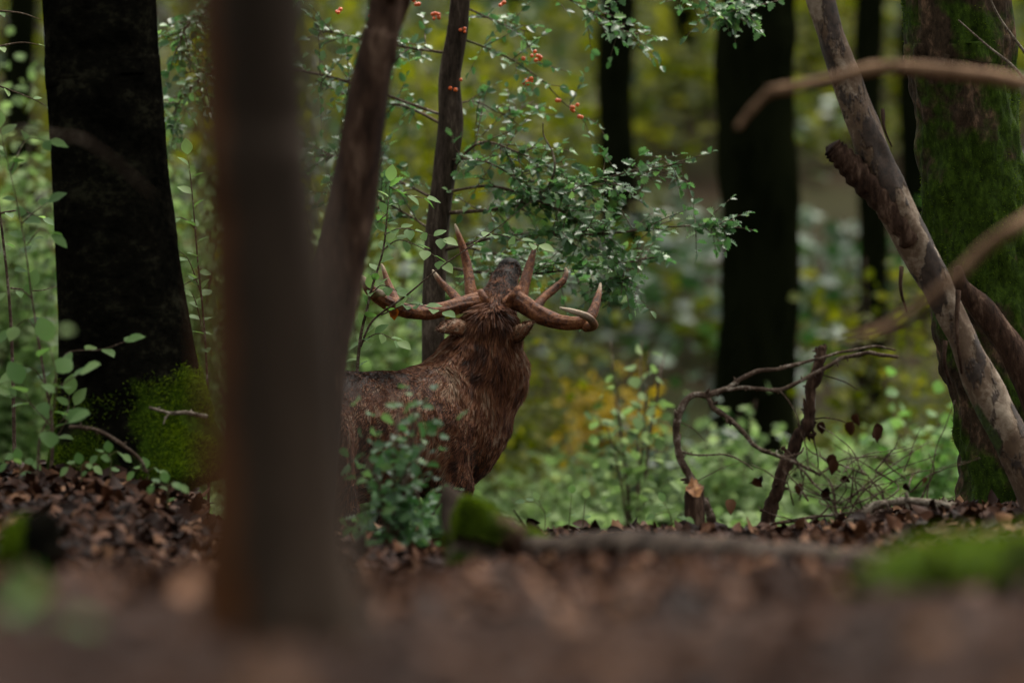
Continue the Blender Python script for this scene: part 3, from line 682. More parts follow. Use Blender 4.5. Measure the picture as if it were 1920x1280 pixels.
sapling('twiggy_sapling', 'thin sapling with pale leaves crossing the outer side of the massive beech', 'sapling', 18.9,
    [([(95, 890), (98, 800), (82, 700), (60, 560), (40, 420), (0, 240)], 8, 0), ([(90, 760), (110, 690), (130, 660), (190, 655), (235, 640)], 4, -.1),
     ([(60, 560), (40, 545), (0, 548)], 4, 0), ([(40, 420), (60, 400), (90, 380)], 4, 0), ([(50, 460), (75, 430), (95, 440)], 3, 0), ([(20, 320), (50, 262), (90, 265)], 3, 0),
     ([(96, 800), (60, 760), (20, 740)], 4, 0), ([(97, 810), (125, 775), (130, 740)], 3, 0), ([(85, 720), (60, 690), (30, 700)], 3, 0), ([(70, 620), (50, 600), (20, 620)], 3, 0), ([(98, 830), (118, 800), (140, 760)], 3, 0)],
    beech_leaf_me, M_beech, BEECH, (.05, .08), .075, seed=4)
sapling('round_leaved_sapling', 'small sapling with broad rounded leaves at the foot of the massive beech', 'sapling', 18.4,
    [([(70, 890), (75, 820), (100, 770), (105, 700), (90, 640)], 6, 0), ([(90, 790), (60, 760), (40, 720)], 3, 0), ([(103, 730), (130, 712), (150, 700)], 3, -.05), ([(80, 810), (110, 800), (130, 790)], 3, -.05)],
    oval_leaf_me, M_beech, OVAL, (.06, .095), .09, seed=6)
sapling('side_sapling', 'slender sapling squeezed between the massive beech and the near trunk', 'sapling', 20.6,
    [([(392, 900), (388, 700), (370, 480), (360, 360), (352, 290)], 6, 0), ([(380, 560), (355, 490), (335, 470)], 3, 0), ([(376, 520), (352, 530), (330, 545)], 3, 0), ([(368, 430), (345, 410), (322, 408)], 4, 0), ([(385, 640), (365, 560), (352, 550)], 3, 0)],
    beech_leaf_me, M_pale, BEECH, (.05, .07), .06, seed=8)
# bare crossing twigs left of the beech
sapling('bare_sapling', 'nearly bare thin sapling with dark twigs past the outer side of the beech', 'sapling', 20.9,
    [([(30, 910), (20, 600), (-10, 300), (-20, 0)], 9, 0), ([(0, 400), (40, 395), (80, 410)], 5, 0), ([(-16, 20), (40, 25), (85, 40)], 5, 0), ([(-14, 90), (40, 80), (82, 86)], 5, 0), ([(-5, 160), (60, 185), (88, 200)], 4, 0), ([(20, 540), (70, 545), (110, 536)], 4, 0)],
    beech_leaf_me, M_pale, BEECH, (.04, .06), .16, seed=9)
for k, (a, b, d, top, lab) in enumerate([(150, 905, 18.6, 870, None), (205, 890, 18.7, 848, None), (275, 905, 18.7, 878, None), (312, 935, 18.2, 905, None), (35, 900, 18.5, 862, None)]):
    sapling('seedling', 'tiny green seedling sprouting from litter at the foot of the massive beech', 'seedling', d, [([(a, b + 10), (a + 3, (b + top) / 2), (a, top)], 3, 0), ([(a, top + 6), (a + 14, top - 2), (a + 24, top + 4)], 2, 0), ([(a, top + 8), (a - 14, top), (a - 22, top + 6)], 2, 0)],
            oval_leaf_me, M_beech, OVAL, (.03, .045), .05, 'seedlings at the foot of the beech', seed=20 + k, stem_mat=M_stem, start=.6)
for k, (a, top) in enumerate([(1072, 925), (1098, 934)]):
    sapling('dry_seedling', 'tiny seedling with brown shrivelled leaf on the ridge in front of the shrubs', 'seedling', 19.0, [([(a - 8, 995), (a - 3, 960), (a, top)], 2.5, 0)], oval_leaf_me, M_rust, OVAL, (.03, .036), .2, 'dry seedlings on the ridge', seed=40 + k, stem_mat=M_stem, start=.9)
sapling('pale_seedling', 'tiny seedling with cream leaves on the ridge near the mossy root', 'seedling', 19.0, [([(1020, 1000), (1022, 965), (1010, 938)], 2.5, 0), ([(1022, 960), (1005, 942), (985, 940)], 2, 0)], oval_leaf_me, M_yellow, OVAL, (.03, .04), .08, seed=44, stem_mat=M_stem, start=.7)
sapling('stump_seedling', 'low green seedling sprouting in front of the cut stump', 'seedling', 18.9, [([(1262, 1000), (1258, 970), (1245, 940)], 3, 0), ([(1258, 972), (1275, 965), (1285, 970)], 2, 0), ([(1256, 960), (1240, 960), (1228, 965)], 2, 0)], oval_leaf_me, M_beech, OVAL, (.03, .042), .05, seed=45, stem_mat=M_stem, start=.5)
sapling('near_plant', 'blurred low green leaves close in front at the edge of the litter', 'plant', 7.2, [([(40, 1230), (45, 1180), (50, 1135)], 8, 0), ([(42, 1190), (80, 1150), (130, 1165)], 5, 0), ([(42, 1190), (90, 1180), (150, 1195)], 5, 0), ([(42, 1190), (20, 1150), (-20, 1155)], 5, 0)], oval_leaf_me, M_beech, OVAL, (.035, .05), .05, seed=46, stem_mat=M_stem, start=.4)

# ------------------------------------------------------------------ the stag
def surface_nets(fun, lo, hi, h):
    lo = np.asarray(lo); n = np.ceil((np.asarray(hi) - lo) / h).astype(int) + 1
    g = [lo[k] + h * np.arange(n[k]) for k in range(3)]
    D = fun(np.stack(np.meshgrid(*g, indexing='ij'), -1)); S = D < 0
    acc = np.zeros((*(n - 1), 3)); cnt = np.zeros(n - 1)
    for ax in range(3):
        for a in (0, 1):
            for b in (0, 1):
                o = [0, 0, 0]; oth = [k for k in range(3) if k != ax]; o[oth[0]] = a; o[oth[1]] = b
                sl0 = tuple(slice(o[k], o[k] + n[k] - 1) for k in range(3)); o2 = list(o); o2[ax] = 1
                sl1 = tuple(slice(o2[k], o2[k] + n[k] - 1) for k in range(3))
                d0, d1 = D[sl0], D[sl1]; c = (d0 < 0) != (d1 < 0); t = np.where(c, d0 / np.where(c, d0 - d1, 1), 0)
                for k in range(3): acc[..., k] += np.where(c, o[k] + (t if k == ax else 0), 0)
                cnt += c
    act = cnt > 0; idx = -np.ones(n - 1, int); idx[act] = np.arange(act.sum())
    cell = np.argwhere(act); V = lo + h * (cell + acc[act] / cnt[act][:, None])
    quads = []
    for ax in range(3):
        o1, o2 = [k for k in range(3) if k != ax]
        sl0 = [slice(1, n[k] - 1) for k in range(3)]; sl0[ax] = slice(0, n[ax] - 1); sl1 = list(sl0); sl1[ax] = slice(1, n[ax])
        s0, s1 = S[tuple(sl0)], S[tuple(sl1)]; e = np.argwhere(s0 != s1); flip = s0[tuple(e.T)]
        c = e.copy(); c[:, o1] += 1; c[:, o2] += 1
        def at(d1, d2): q = c.copy(); q[:, o1] += d1; q[:, o2] += d2; return idx[tuple(q.T)]
        q = np.stack([at(-1, -1), at(0, -1), at(0, 0), at(-1, 0)], -1)
        if ax == 1: flip = ~flip
        q[~flip] = q[~flip][:, ::-1]; quads.append(q)
    return V, np.vstack(quads)

def stag():
    U = np.array([.643, .766, 0]); Rr = np.array([.766, -.643, 0]); C = np.array([-.34, 20.9, -.38])
    def L(f, s, z): return C + U * f + Rr * s + np.array([0, 0, z])
    caps = []      # a, b, ra, rb, k, squash axis, squash
    def cp(a, b, ra, rb, k=.05, ax=None, sq=1.): caps.append((np.asarray(a, float), np.asarray(b, float), ra, rb, k, ax, sq))
    cp(L(.08, 0, -.01), L(-.5, 0, -.02), .24, .25, .05, Rr, 1.18)
    cp(L(-.5, 0, -.0), L(-.95, 0, .02), .245, .20, .08, Rr, 1.15)
    cp(L(.0, 0, .13), L(-.3, 0, .12), .11, .11, .1)
    cp(L(.1, 0, 0), L(.2, 0, .06), .2, .165, .08)
    N0 = L(.17, 0, .05); N1 = np.array([-.125, 21.09, -.13]); N2 = np.array([-.098, 21.09, .01])
    cp(N0, N1, .21, .178, .08); cp(N1, N2, .178, .126, .06); cp(L(-.02, 0, .12), N1 + np.array([-.03, -.02, .04]), .13, .1, .1)
    P0 = np.array([-.088, 21.09, .05]); Fh = np.array([-.07, 21.2, .14]); Mz = np.array([-.034, 21.31, .25]); No = np.array([-.014, 21.37, .297])
    cp(P0, Fh, .098, .082, .05); cp(Fh, Mz, .08, .056, .03); cp(Mz, No, .055, .05, .02)
    cp([-.075, 21.23, .0], [-.02, 21.4, .22], .06, .03, .02)                  # lower jaw
    cp([-.09, 21.19, -.11], [-.075, 21.24, .02], .11, .065, .06)              # throat
    hooves = []
    for s in (-1, 1):
        cp(L(-.06, .10 * s, .02), L(-.05, .145 * s, -.22), .12, .092, .05); cp(L(-.05, .145 * s, -.22), L(-.1, .14 * s, -.36), .095, .066, .04)
        ft = L(-.05, .13 * s, 0); g0 = float(gz(ft[0], ft[1])); kn = L(-.04, .135 * s, 0); kn[2] = (C[2] - .36) * .5 + g0 * .5
        fe = ft.copy(); fe[2] = g0 + .13
        cp(L(-.1, .14 * s, -.36), kn, .062, .042, .03); cp(kn, fe, .038, .028, .02); tip = ft + U * .04; tip[2] = g0 + .06; cp(fe, tip, .032, .034, .02); hooves.append((ft + U * .04, g0))
        cp(L(-.86, .11 * s, .0), L(-.74, .14 * s, -.32), .17, .095, .06)
        ft = L(-.9, .12 * s, 0); g1 = float(gz(ft[0], ft[1])); ho = L(-1.0, .125 * s, 0); ho[2] = g1 + .40; fe = L(-.93, .12 * s, 0); fe[2] = g1 + .12
        cp(L(-.74, .14 * s, -.32), ho, .085, .042, .04); cp(ho, fe, .04, .028, .02); tip = ft.copy(); tip[2] = g1 + .06; cp(fe, tip, .032, .034, .02); hooves.append((ft, g1))
    cp(L(-1.12, 0, .04), L(-1.2, 0, -.1), .035, .025, .03)
    def fun(p):
        D = np.full(p.shape[:-1], 9.)
        for a, b, ra, rb, k, ax, sq in caps:
            m = .3; lo_ = np.minimum(a - ra, b - rb) - m; hi_ = np.maximum(a + ra, b + rb) + m
            g0 = p[:, 0, 0, 0]; g1 = p[0, :, 0, 1]; g2 = p[0, 0, :, 2]
            sl = tuple(slice(int(np.searchsorted(g, lo_[j])), int(np.searchsorted(g, hi_[j]))) for j, g in enumerate((g0, g1, g2)))
            q = p[sl]; pa = q - a; ba = b - a; t = np.clip(pa @ ba / (ba @ ba), 0, 1); r = pa - ba * t[..., None]
            if ax is not None: r = r + ((r @ ax) * (sq - 1))[..., None] * ax
            d = np.linalg.norm(r, axis=-1) - (ra + (rb - ra) * t); o = D[sl]
            hh = np.clip(k - np.abs(o - d), 0, None) / k; D[sl] = np.minimum(o, d) - hh * hh * k * .25
        return D
    V, Qd = surface_nets(fun, [-1.45, 19.7, -1.4], [.3, 21.65, .45], .0165)
    tri = tris_of([Qd]); vol = np.einsum('ij,ij->i', V[tri[:, 0]] - V.mean(0), np.cross(V[tri[:, 1]] - V.mean(0), V[tri[:, 2]] - V.mean(0))).sum()
    print('stag volume sign', vol)
    if vol < 0: Qd = Qd[:, ::-1]
    base = np.array([-.6, 20.5, -1.25])
    T = thing('red_stag', base, 'roaring red deer stag with head thrown back, seen from behind', 'stag')
    tri = tris_of([Qd])
    def tintf(p):
        t = .52 + .16 * fbm(p * 7, 2)
        nape = np.exp(-(((p[:, 0] + .12) / .07) ** 2 + ((p[:, 2] + .06) / .09) ** 2)) * (p[:, 1] < 21.06); t = t - .45 * nape
        face = sstep(21.12, 21.2, p[:, 1]) * sstep(.02, .1, p[:, 2]); t = t * (1 - .75 * face) + .75 * face * (.24 + .12 * fbm(p * 30, 1))
        nosez = sstep(.27, .31, p[:, 2]); t = t - .15 * nosez - .2 * sstep(.02, .08, p[:, 2]) * (1 - face)
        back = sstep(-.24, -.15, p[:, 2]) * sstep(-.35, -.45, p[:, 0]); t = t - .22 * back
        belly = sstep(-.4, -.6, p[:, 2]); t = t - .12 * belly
        return np.clip(t, .02, 1)
    part('body', V, [Qd], M_fur, T, {'tint': np.clip(tintf(V) - .3, .02, 1)})
    # coat of strands following the lie of the hair
    n = 120000
    def wf(c, N): return (.25 + 1.2 * (N[:, 1] < .25)) * (.35 + sstep(-.75, -.5, c[:, 2])) * (1 + 1.0 * (c[:, 0] > -.55))
    P, N = sample_tris(V, tri, n, wf)
    axisN = np.array([N1 + (N2 - N1) * 0]); neck = np.exp(-(((P[:, 0] + .13) / .2) ** 2 + ((P[:, 1] - 21.08) / .25) ** 2)) * sstep(-.45, -.25, P[:, 2])
    head = sstep(.03, .1, P[:, 2]) * sstep(21.08, 21.16, P[:, 1])
    flow = -U * .7 + np.array([0, 0, -.75]); fl = np.tile(flow, (n, 1)); fl = fl * (1 - neck[:, None]) + neck[:, None] * np.array([-.08, -.05, -1.])
    fl = fl * (1 - head[:, None]) + head[:, None] * (-(No - P0) / .4)
    cl = np.stack([vnoise(P * 26 + k * 31) for k in range(3)], -1) * .55 + np.stack([vnoise(P * 8 + k * 57) for k in range(3)], -1) * .35
    tan = fl - N * np.sum(fl * N, 1, keepdims=True); cl = cl - N * np.sum(cl * N, 1, keepdims=True); tan = unit(tan) + cl * (1 - .6 * head)[:, None]
    D = unit(unit(tan) * .93 + N * (.36 + .14 * vnoise(P * 20)[:, None]))
    ln = (.03 + .045 * neck + .014 * vnoise(P * 15)) * (1 - .4 * head) * np.where(P[:, 2] < -.85, .45, 1) * rng.uniform(.6, 1.2, n)
    tt = np.clip(tintf(P) + .16 + .32 * vnoise(P * [48, 48, 15]) + .28 * vnoise(P * [95, 95, 26] + 5) + rng.normal(size=n) * .1, .02, .95)
    v, f, t = strands(P - N * .003, D, ln, rng.uniform(.0009, .0019, n), tt, unit(tan) * .15 - N * .22)
    part('coat', v, [f], M_fur, T, {'tint': t}, kind='stuff')
    # hooves, eyes, nose
    for k, (q, g0) in enumerate(hooves):
        for s in (-1, 1):
            pth = np.array([q + Rr * .02 * s + [0, 0, g0 + .07 - q[2]], q + Rr * .021 * s + U * .02 + [0, 0, g0 + .03 - q[2]], q + Rr * .022 * s + U * .04 + [0, 0, g0 + .004 - q[2]]]); vv, ff, _ = tube(pth, [.02, .027, .03], 10)
            part('hoof', vv, ff, M_hoof, T)
    hd = unit(No - P0); sx = unit(np.cross(hd, [0, -.7, .7]))
    for s in (-1, 1):
        q = Fh + hd * .02 + sx * .076 * s + np.array([0, -.01, .012]); part('eye', ICO[0] * .019 + q, [ICO[1]], M_eye, T)
    pth = np.array([No - hd * .02, No + hd * .02, No + hd * .04, No + hd * .05]); vv, ff, _ = tube(pth, [.05, .05, .043, .028], 16, .04, 9); part('nose', vv, ff, M_nose, T)
    # ears: cupped blades with thickness
    for pts, up, seed in (([(888, 614, 21.03), (856, 606, 20.97), (820, 620, 20.9)], [.1, -.75, .6], 1), ([(955, 620, 21.02), (978, 614, 20.95), (1000, 608, 20.88)], [-.15, -.8, .5], 2)):
        Pc = spline([px(*q) for q in pts], 7); m = len(Pc); tt_ = np.linspace(0, 1, m); wd = .054 * np.sin(np.clip(.28 + tt_ * .72, 0, 1) * math.pi) ** .75; wd[-1] = .003
        Tn = unit(np.gradient(Pc, axis=0)); A = unit(np.cross(Tn, np.array(up))); Nn = np.cross(A, Tn); k = 9; sgn = np.linspace(-1, 1, k)
        outv = []
        for th in (0, 1):
            cup = (sgn ** 2)[None, :, None] * wd[:, None, None] * .55 * (-1)
            outv.append(Pc[:, None] + A[:, None] * (sgn[None, :, None] * wd[:, None, None]) + Nn[:, None] * (cup + (.007 * (1 - sgn ** 2 * .8))[None, :, None] * th))
        Vv = np.concatenate([o.reshape(-1, 3) for o in outv]); i = np.arange(m - 1)[:, None] * k + np.arange(k - 1)[None]
        q1 = np.stack([i, i + 1, i + k + 1, i + k], -1).reshape(-1, 4); q2 = q1[:, ::-1] + m * k
        b1 = np.arange(m - 1) * k; e1 = b1 + k - 1; off = m * k
        rim = np.vstack([np.stack([b1, b1 + k, b1 + k + off, b1 + off], -1), np.stack([e1 + k, e1, e1 + off, e1 + k + off], -1)])
        tn = np.concatenate([np.full(m * k, .3), np.full(m * k, .9)]) + .06 * rng.normal(size=2 * m * k); edge = np.tile(np.abs(sgn) > .9, 2 * m); tn[edge] = .12
        e = part('ear', Vv, [q1, q2, rim], M_fur, T, {'tint': np.clip(tn, 0, 1)})
        Ps, Ns = sample_tris(Vv, tris_of([q1, q2]), 2600); dr = unit(unit(Pc[-1] - Pc[0]) + rng.normal(size=Ps.shape) * .35 + Ns * .15)
        outer = np.einsum('ij,j->i', Ns, unit(np.array(up))) > 0
        v, f, t = strands(Ps, dr, rng.uniform(.008, .02, len(Ps)), .0009, np.clip(np.where(outer, .86, .35) + rng.normal(size=len(Ps)) * .12, 0, 1)); part('ear_fur', v, [f], M_fur, e, {'tint': t}, kind='stuff')
    # antlers: one mesh each, beam and tines joined
    def antler(beam, tines, seed):
        mb = MB(); rr = np.array([[*px(a, b, d), wd / 2 * d / F] for a, b, d, wd in beam]); Pp = spline(rr, 12); v, fc, s = tube(Pp[:, :3], Pp[:, 3], 30, .15, 9, seed, angf=4); mb.add(v, fc, sstep(.9, 1., s) * .8)
        bu = rr[0, :3]; dr = unit(rr[1, :3] - rr[0, :3])
        th = np.linspace(0, 2 * math.pi, 25); v, fc, s = tube(np.array([bu - dr * .014, bu - dr * .004, bu + dr * .01, bu + dr * .02]), rr[0, 3] * np.array([.9, 1.28, 1.22, .95]), 22, .2, 60, seed + 3); mb.add(v, fc)
        hp = np.array([-.088, 21.13, .09]); v, fc, s = tube(spline([hp + (bu - hp) * .3, bu], 4), rr[0, 3] * .85, 14, .05, 5, 1); mb.add(v, fc, -.0)
        for tn, tip in tines:
            rr2 = np.array([[*px(a, b, d), wd / 2 * d / F] for a, b, d, wd in tn]); P2 = spline(rr2, 8); v, fc, s = tube(P2[:, :3], P2[:, 3], 20, .12, 9, seed + len(tn), angf=3.5); mb.add(v, fc, sstep(1 - tip, 1., s) * .85)
        return mb.part('antler', M_antler, T)
    a1 = antler([(903, 566, 21.12, 36), (872, 570, 21.08, 33), (840, 578, 21.03, 30), (800, 585, 20.96, 27), (760, 582, 20.88, 27), (722, 566, 20.82, 25), (696, 545, 20.80, 21), (682, 526, 20.80, 14), (677, 516, 20.8, 5)],
           [([(884, 566, 21.11, 26), (881, 535, 21.14, 21), (876, 500, 21.18, 18), (866, 458, 21.2, 13), (857, 432, 21.21, 8), (853, 420, 21.21, 3)], .15),
            ([(862, 570, 21.07, 22), (846, 548, 21.12, 16), (828, 530, 21.16, 12), (815, 512, 21.18, 7), (811, 506, 21.18, 3)], .25),
            ([(748, 580, 20.88, 20), (738, 556, 20.95, 17), (727, 528, 21., 12), (718, 502, 21.03, 7), (715, 495, 21.03, 3)], .2),
            ([(700, 552, 20.81, 18), (710, 549, 20.74, 14), (722, 551, 20.7, 9), (729, 548, 20.68, 3)], .7)], 1)
    a2 = antler([(966, 560, 21.12, 37), (985, 572, 21.09, 35), (1012, 590, 21.04, 32), (1045, 602, 20.98, 28), (1078, 606, 20.92, 25), (1100, 602, 20.9, 23), (1112, 585, 20.92, 19), (1119, 563, 20.96, 15), (1124, 545, 21., 9), (1126, 531, 21.02, 4)],
           [([(976, 562, 21.11, 27), (983, 535, 21.14, 22), (990, 508, 21.17, 18), (998, 480, 21.19, 12), (1002, 464, 21.2, 7), (1003, 457, 21.2, 3)], .12),
            ([(1002, 582, 21.06, 24), (1018, 560, 21.1, 16), (1040, 541, 21.14, 14), (1056, 526, 21.16, 12), (1062, 510, 21.18, 8), (1060, 502, 21.18, 4)], .15),
            ([(1100, 612, 20.9, 22), (1113, 610, 20.84, 17), (1106, 597, 20.78, 14), (1088, 588, 20.74, 12), (1068, 582, 20.72, 9), (1050, 577, 20.7, 4)], .75)], 2)
    # dead leaf caught on the antler
    lo = px(738, 575, 20.82); v, t = leaf_mass(DRY, np.array([lo, lo + [.004, 0, .0]]), np.array([[.05, -.1, -1], [-.25, -.1, -1]]), np.array([[0, -1, .1], [.4, -1, 0]]), np.array([.055, .045]))
    single('dead_leaf', lo, v, [t], M_rust, 'withered orange brown leaf caught on the stag\'s antler', 'leaf', attrs={'tint': np.zeros(len(v)) + .6}, smooth=True)
    return T
stag()

# ------------------------------------------------------------------ dead wood on the ridge
DR = 19.15
def branch_thing(name, label, cat, d, parts_, mat, leaves=None, first='branch', seed=1, amp=.12):
    q0 = px(parts_[0][0][0][0], parts_[0][0][0][1], d); base = np.array([q0[0], q0[1], float(gz(q0[0], q0[1]))]); T = thing(name, base, label, cat)
    for k, (pp, w0, w1, off) in enumerate(parts_):
        R = np.array([px(a, b, d + off * i / max(1, len(pp) - 1)) for i, (a, b) in enumerate(pp)]); P = spline(R, 9); wj = np.stack([vnoise(P * 16 + 11 * q + seed) for q in range(3)], -1) * (.004 + w0 * .00022); P = P + wj * np.minimum(1, np.arange(len(P)) / 5)[:, None]
        v, fc, s = tube(P, np.linspace(w0, w1, len(P)) / 2 * d / F * (1 + .18 * vnoise(P * 45 + seed)), 10 if w0 > 6 else 6, amp, 40, k + seed); mb = MB(); mb.add(v, fc); gg = np.random.default_rng(seed * 50 + k)
        for j in range(int(len(P) * .35) if w0 >= 3 and len(P) > 8 else 0):
            i = gg.integers(2, len(P) - 2); rr = (w0 + (w1 - w0) * i / len(P)) / 2 * d / F; dv = unit(unit(P[i + 1] - P[i]) * .6 + gg.normal(size=3) * [1, .5, 1]); L_ = rr * (gg.uniform(1.5, 3.2) if w0 < 20 else gg.uniform(1.1, 1.6)); rr = rr * (1 if w0 < 20 else .55)
            v2, f2, _ = tube(np.array([P[i], P[i] + dv * L_ * .6, P[i] + dv * L_]), [rr * .7, rr * .5, rr * .2], 5); mb.add(v2, f2)
        mb.part(first if w0 >= 6 else 'twig', mat, T, extra={'moss': np.zeros(mb.n)})
    if leaves:
        g = np.random.default_rng(seed); pos = np.array([px(a, b, d - .05) for a, b in leaves]); m = len(pos)
        leaf_objects('dry_leaf', dry_me[0], M_rust, T, pos, np.stack([g.normal(0, .3, m), g.normal(0, .3, m), -np.ones(m)], -1), np.stack([g.normal(0, .6, m), -np.ones(m), g.normal(0, .3, m)], -1), g.uniform(.04, .065, m))
    return T
branch_thing('arched_branch', 'arching dead branch springing up beside the cut stump', 'branch', DR,
    [([(1340, 992), (1325, 950), (1305, 912), (1280, 865), (1270, 815), (1276, 770), (1296, 744), (1328, 741)], 16, 13, 0),
     ([(1325, 742), (1360, 727), (1425, 697), (1470, 690), (1530, 672), (1580, 660), (1640, 650), (1680, 655)], 10, 3, .1),
     ([(1360, 730), (1400, 728), (1460, 731), (1500, 715), (1545, 692), (1580, 672), (1615, 662), (1650, 666), (1685, 669)], 8, 7, .15),
     ([(1326, 744), (1345, 768), (1385, 800), (1412, 832), (1450, 852), (1480, 860), (1510, 875), (1540, 888)], 11, 5, -.1),
     ([(1276, 846), (1310, 851), (1360, 853), (1395, 865), (1412, 880)], 5, 2.5, -.1), ([(1482, 858), (1520, 900), (1560, 940), (1580, 985)], 6, 3, -.05),
     ([(1540, 886), (1580, 862), (1640, 856), (1700, 880)], 4, 1.5, 0), ([(1470, 856), (1500, 850), (1508, 838)], 5, 3, 0), ([(1275, 790), (1300, 805), (1325, 830)], 2.5, 1, 0), ([(1300, 905), (1350, 880), (1400, 862)], 2.5, 1, 0), ([(1462, 732), (1490, 765), (1500, 800)], 3, 1.5, 0)],
    M_twig, [(1414, 895), (1428, 890), (1368, 935), (1500, 905)], seed=3)
branch_thing('broken_limb', 'upright broken limb with jagged tip and knots stuck in the ridge', 'limb', DR + .12,
    [([(1440, 990), (1446, 950), (1462, 900), (1484, 850), (1508, 805), (1517, 765), (1526, 715), (1536, 670), (1541, 650)], 30, 17, 0),
     ([(1510, 812), (1525, 818), (1530, 812)], 12, 6, 0), ([(1515, 775), (1508, 760), (1508, 748)], 10, 5, 0), ([(1480, 855), (1470, 842), (1466, 838)], 9, 4, 0), ([(1540, 665), (1546, 652), (1548, 645)], 12, 3, 0), ([(1536, 668), (1532, 658), (1531, 650)], 10, 3, 0),
     ([(1534, 700), (1580, 715), (1612, 730)], 3, 1.5, 0), ([(1520, 785), (1570, 785), (1600, 800)], 3, 1.5, 0), ([(1520, 790), (1530, 840), (1535, 880)], 4, 2, 0)], M_bark_brown, [(1543, 790), (1600, 790), (1645, 792)], first='limb', seed=5, amp=.2)
g = np.random.default_rng(17); tp_ = [([(1370, 997), (1440, 985), (1520, 970), (1590, 962), (1660, 950)], 8, 4, 0), ([(1580, 985), (1620, 920), (1680, 880), (1760, 850)], 5, 1.5, 0), ([(1560, 990), (1600, 930), (1690, 860), (1740, 830)], 4, 1.5, .1)]
for k in range(44):
    a = g.uniform(1470, 1740); b = g.uniform(880, 990); an = g.uniform(-2.6, -.4); ln = g.uniform(60, 190); bend = g.normal() * 25
    tp_.append(([(a, b), (a + math.cos(an) * ln * .5 + bend, b + math.sin(an) * ln * .35), (a + math.cos(an) * ln, b + math.sin(an) * ln * .6)], g.uniform(2.8, 4.6), 1.4, g.normal() * .15))
tp_.append(([(1730, 985), (1745, 900), (1755, 840), (1775, 790), (1790, 750)], 3.5, 1.5, 0)); tp_.append(([(1590, 975), (1680, 900), (1750, 880), (1810, 865)], 3.5, 1.2, 0))
branch_thing('twig_pile', 'tangle of fine dead twigs with brown leaves hanging in it', 'twigs', DR - .08, tp_, M_twig, [(1562, 850), (1585, 890), (1552, 912), (1548, 920), (1640, 800), (1608, 775), (1560, 860), (1700, 905), (1582, 960), (1550, 985), (1545, 975), (1730, 895)], seed=9)
branch_thing('pale_branch', 'pale barked dead branch lying bowed over the twig tangle', 'branch', DR - .15, [([(1565, 1000), (1600, 975), (1640, 952), (1690, 940), (1740, 944), (1772, 950), (1785, 966), (1802, 974)], 17, 12, 0), ([(1772, 950), (1790, 945)], 10, 7, 0), ([(1620, 965), (1622, 990), (1618, 1010)], 8, 6, 0)], M_palebark, seed=12)
branch_thing('grey_stick', 'short grey stick leaning on the pale dead branch', 'stick', 18.6, [([(1632, 1040), (1660, 1000), (1690, 958)], 20, 14, .2)], M_bark_grey, seed=13)
branch_thing('dark_stick', 'dark crooked stick on the litter beside the mossy tree', 'stick', DR - .1, [([(1700, 1000), (1720, 975), (1755, 968)], 15, 9, 0)], M_bark_brown, seed=14)
branch_thing('litter_twig', 'short dark twig poking up near the mossy root', 'stick', 18.6, [([(1000, 1002), (985, 985), (962, 955)], 6, 4, 0)], M_bark_brown, seed=15)
branch_thing('fallen_stick', 'thin pale stick fallen across the moss at the beech foot', 'stick', 18.93, [([(280, 764), (318, 774), (350, 772), (388, 781)], 6, 9, .14), ([(318, 774), (310, 784), (306, 796)], 4, 2, -.02)], M_palebark, seed=16)
branch_thing('crooked_stick', 'dark crooked stick lying in front of the massive beech', 'stick', 18.5, [([(130, 800), (180, 805), (225, 830), (260, 860), (276, 885)], 7, 6, .1), ([(-20, 915), (20, 905), (70, 880)], 14, 6, 0)], M_twig, seed=17)

# cut stump
def stump():
    d = DR - .1; q = px(1302, 985, d); b = np.array([q[0], q[1], float(gz(q[0], q[1]))]); T = thing('cut_stump', b, 'small sawn stump with fresh orange cut face under the arched branch', 'stump')
    r = 17 * d / F; zt = px(0, 915, d)[2]; a = np.linspace(0, 2 * math.pi, 22, endpoint=False); P = np.array([[b[0], b[1], z] for z in np.linspace(b[2] - .05, zt, 8)])
    v, fc, s = tube(P, np.linspace(r * 1.35, r, 8), 22, .12, 25, 4, cap=False)
    top = v[-22:].copy(); slope = (top[:, 1] - b[1]) * .8; v[-22:, 2] += slope + .012 * np.sin(a * 3 + 1) + rng.normal(size=22) * .006
    part('trunk', v, fc, M_bark_brown, T, {'moss': 0 * s})
    c = v[-22:].mean(0); ring = [v[-22:] * (1 - k) + c * k + [0, 0, .002] for k in (.02, .35, .7)]; vv = np.vstack(ring + [c[None] + [0, 0, .004]]); qs = []; n_ = 22; j = np.arange(n_); k2 = (j + 1) % n_
    for rr in range(2): qs.append(np.stack([rr * n_ + j, rr * n_ + k2, (rr + 1) * n_ + k2, (rr + 1) * n_ + j], -1))
    part('cut_face', vv, [np.vstack(qs), np.stack([2 * n_ + j, 2 * n_ + k2, j * 0 + 3 * n_], -1)], M_cut, T, {'tint': 0 * vv[:, 0]})
stump()

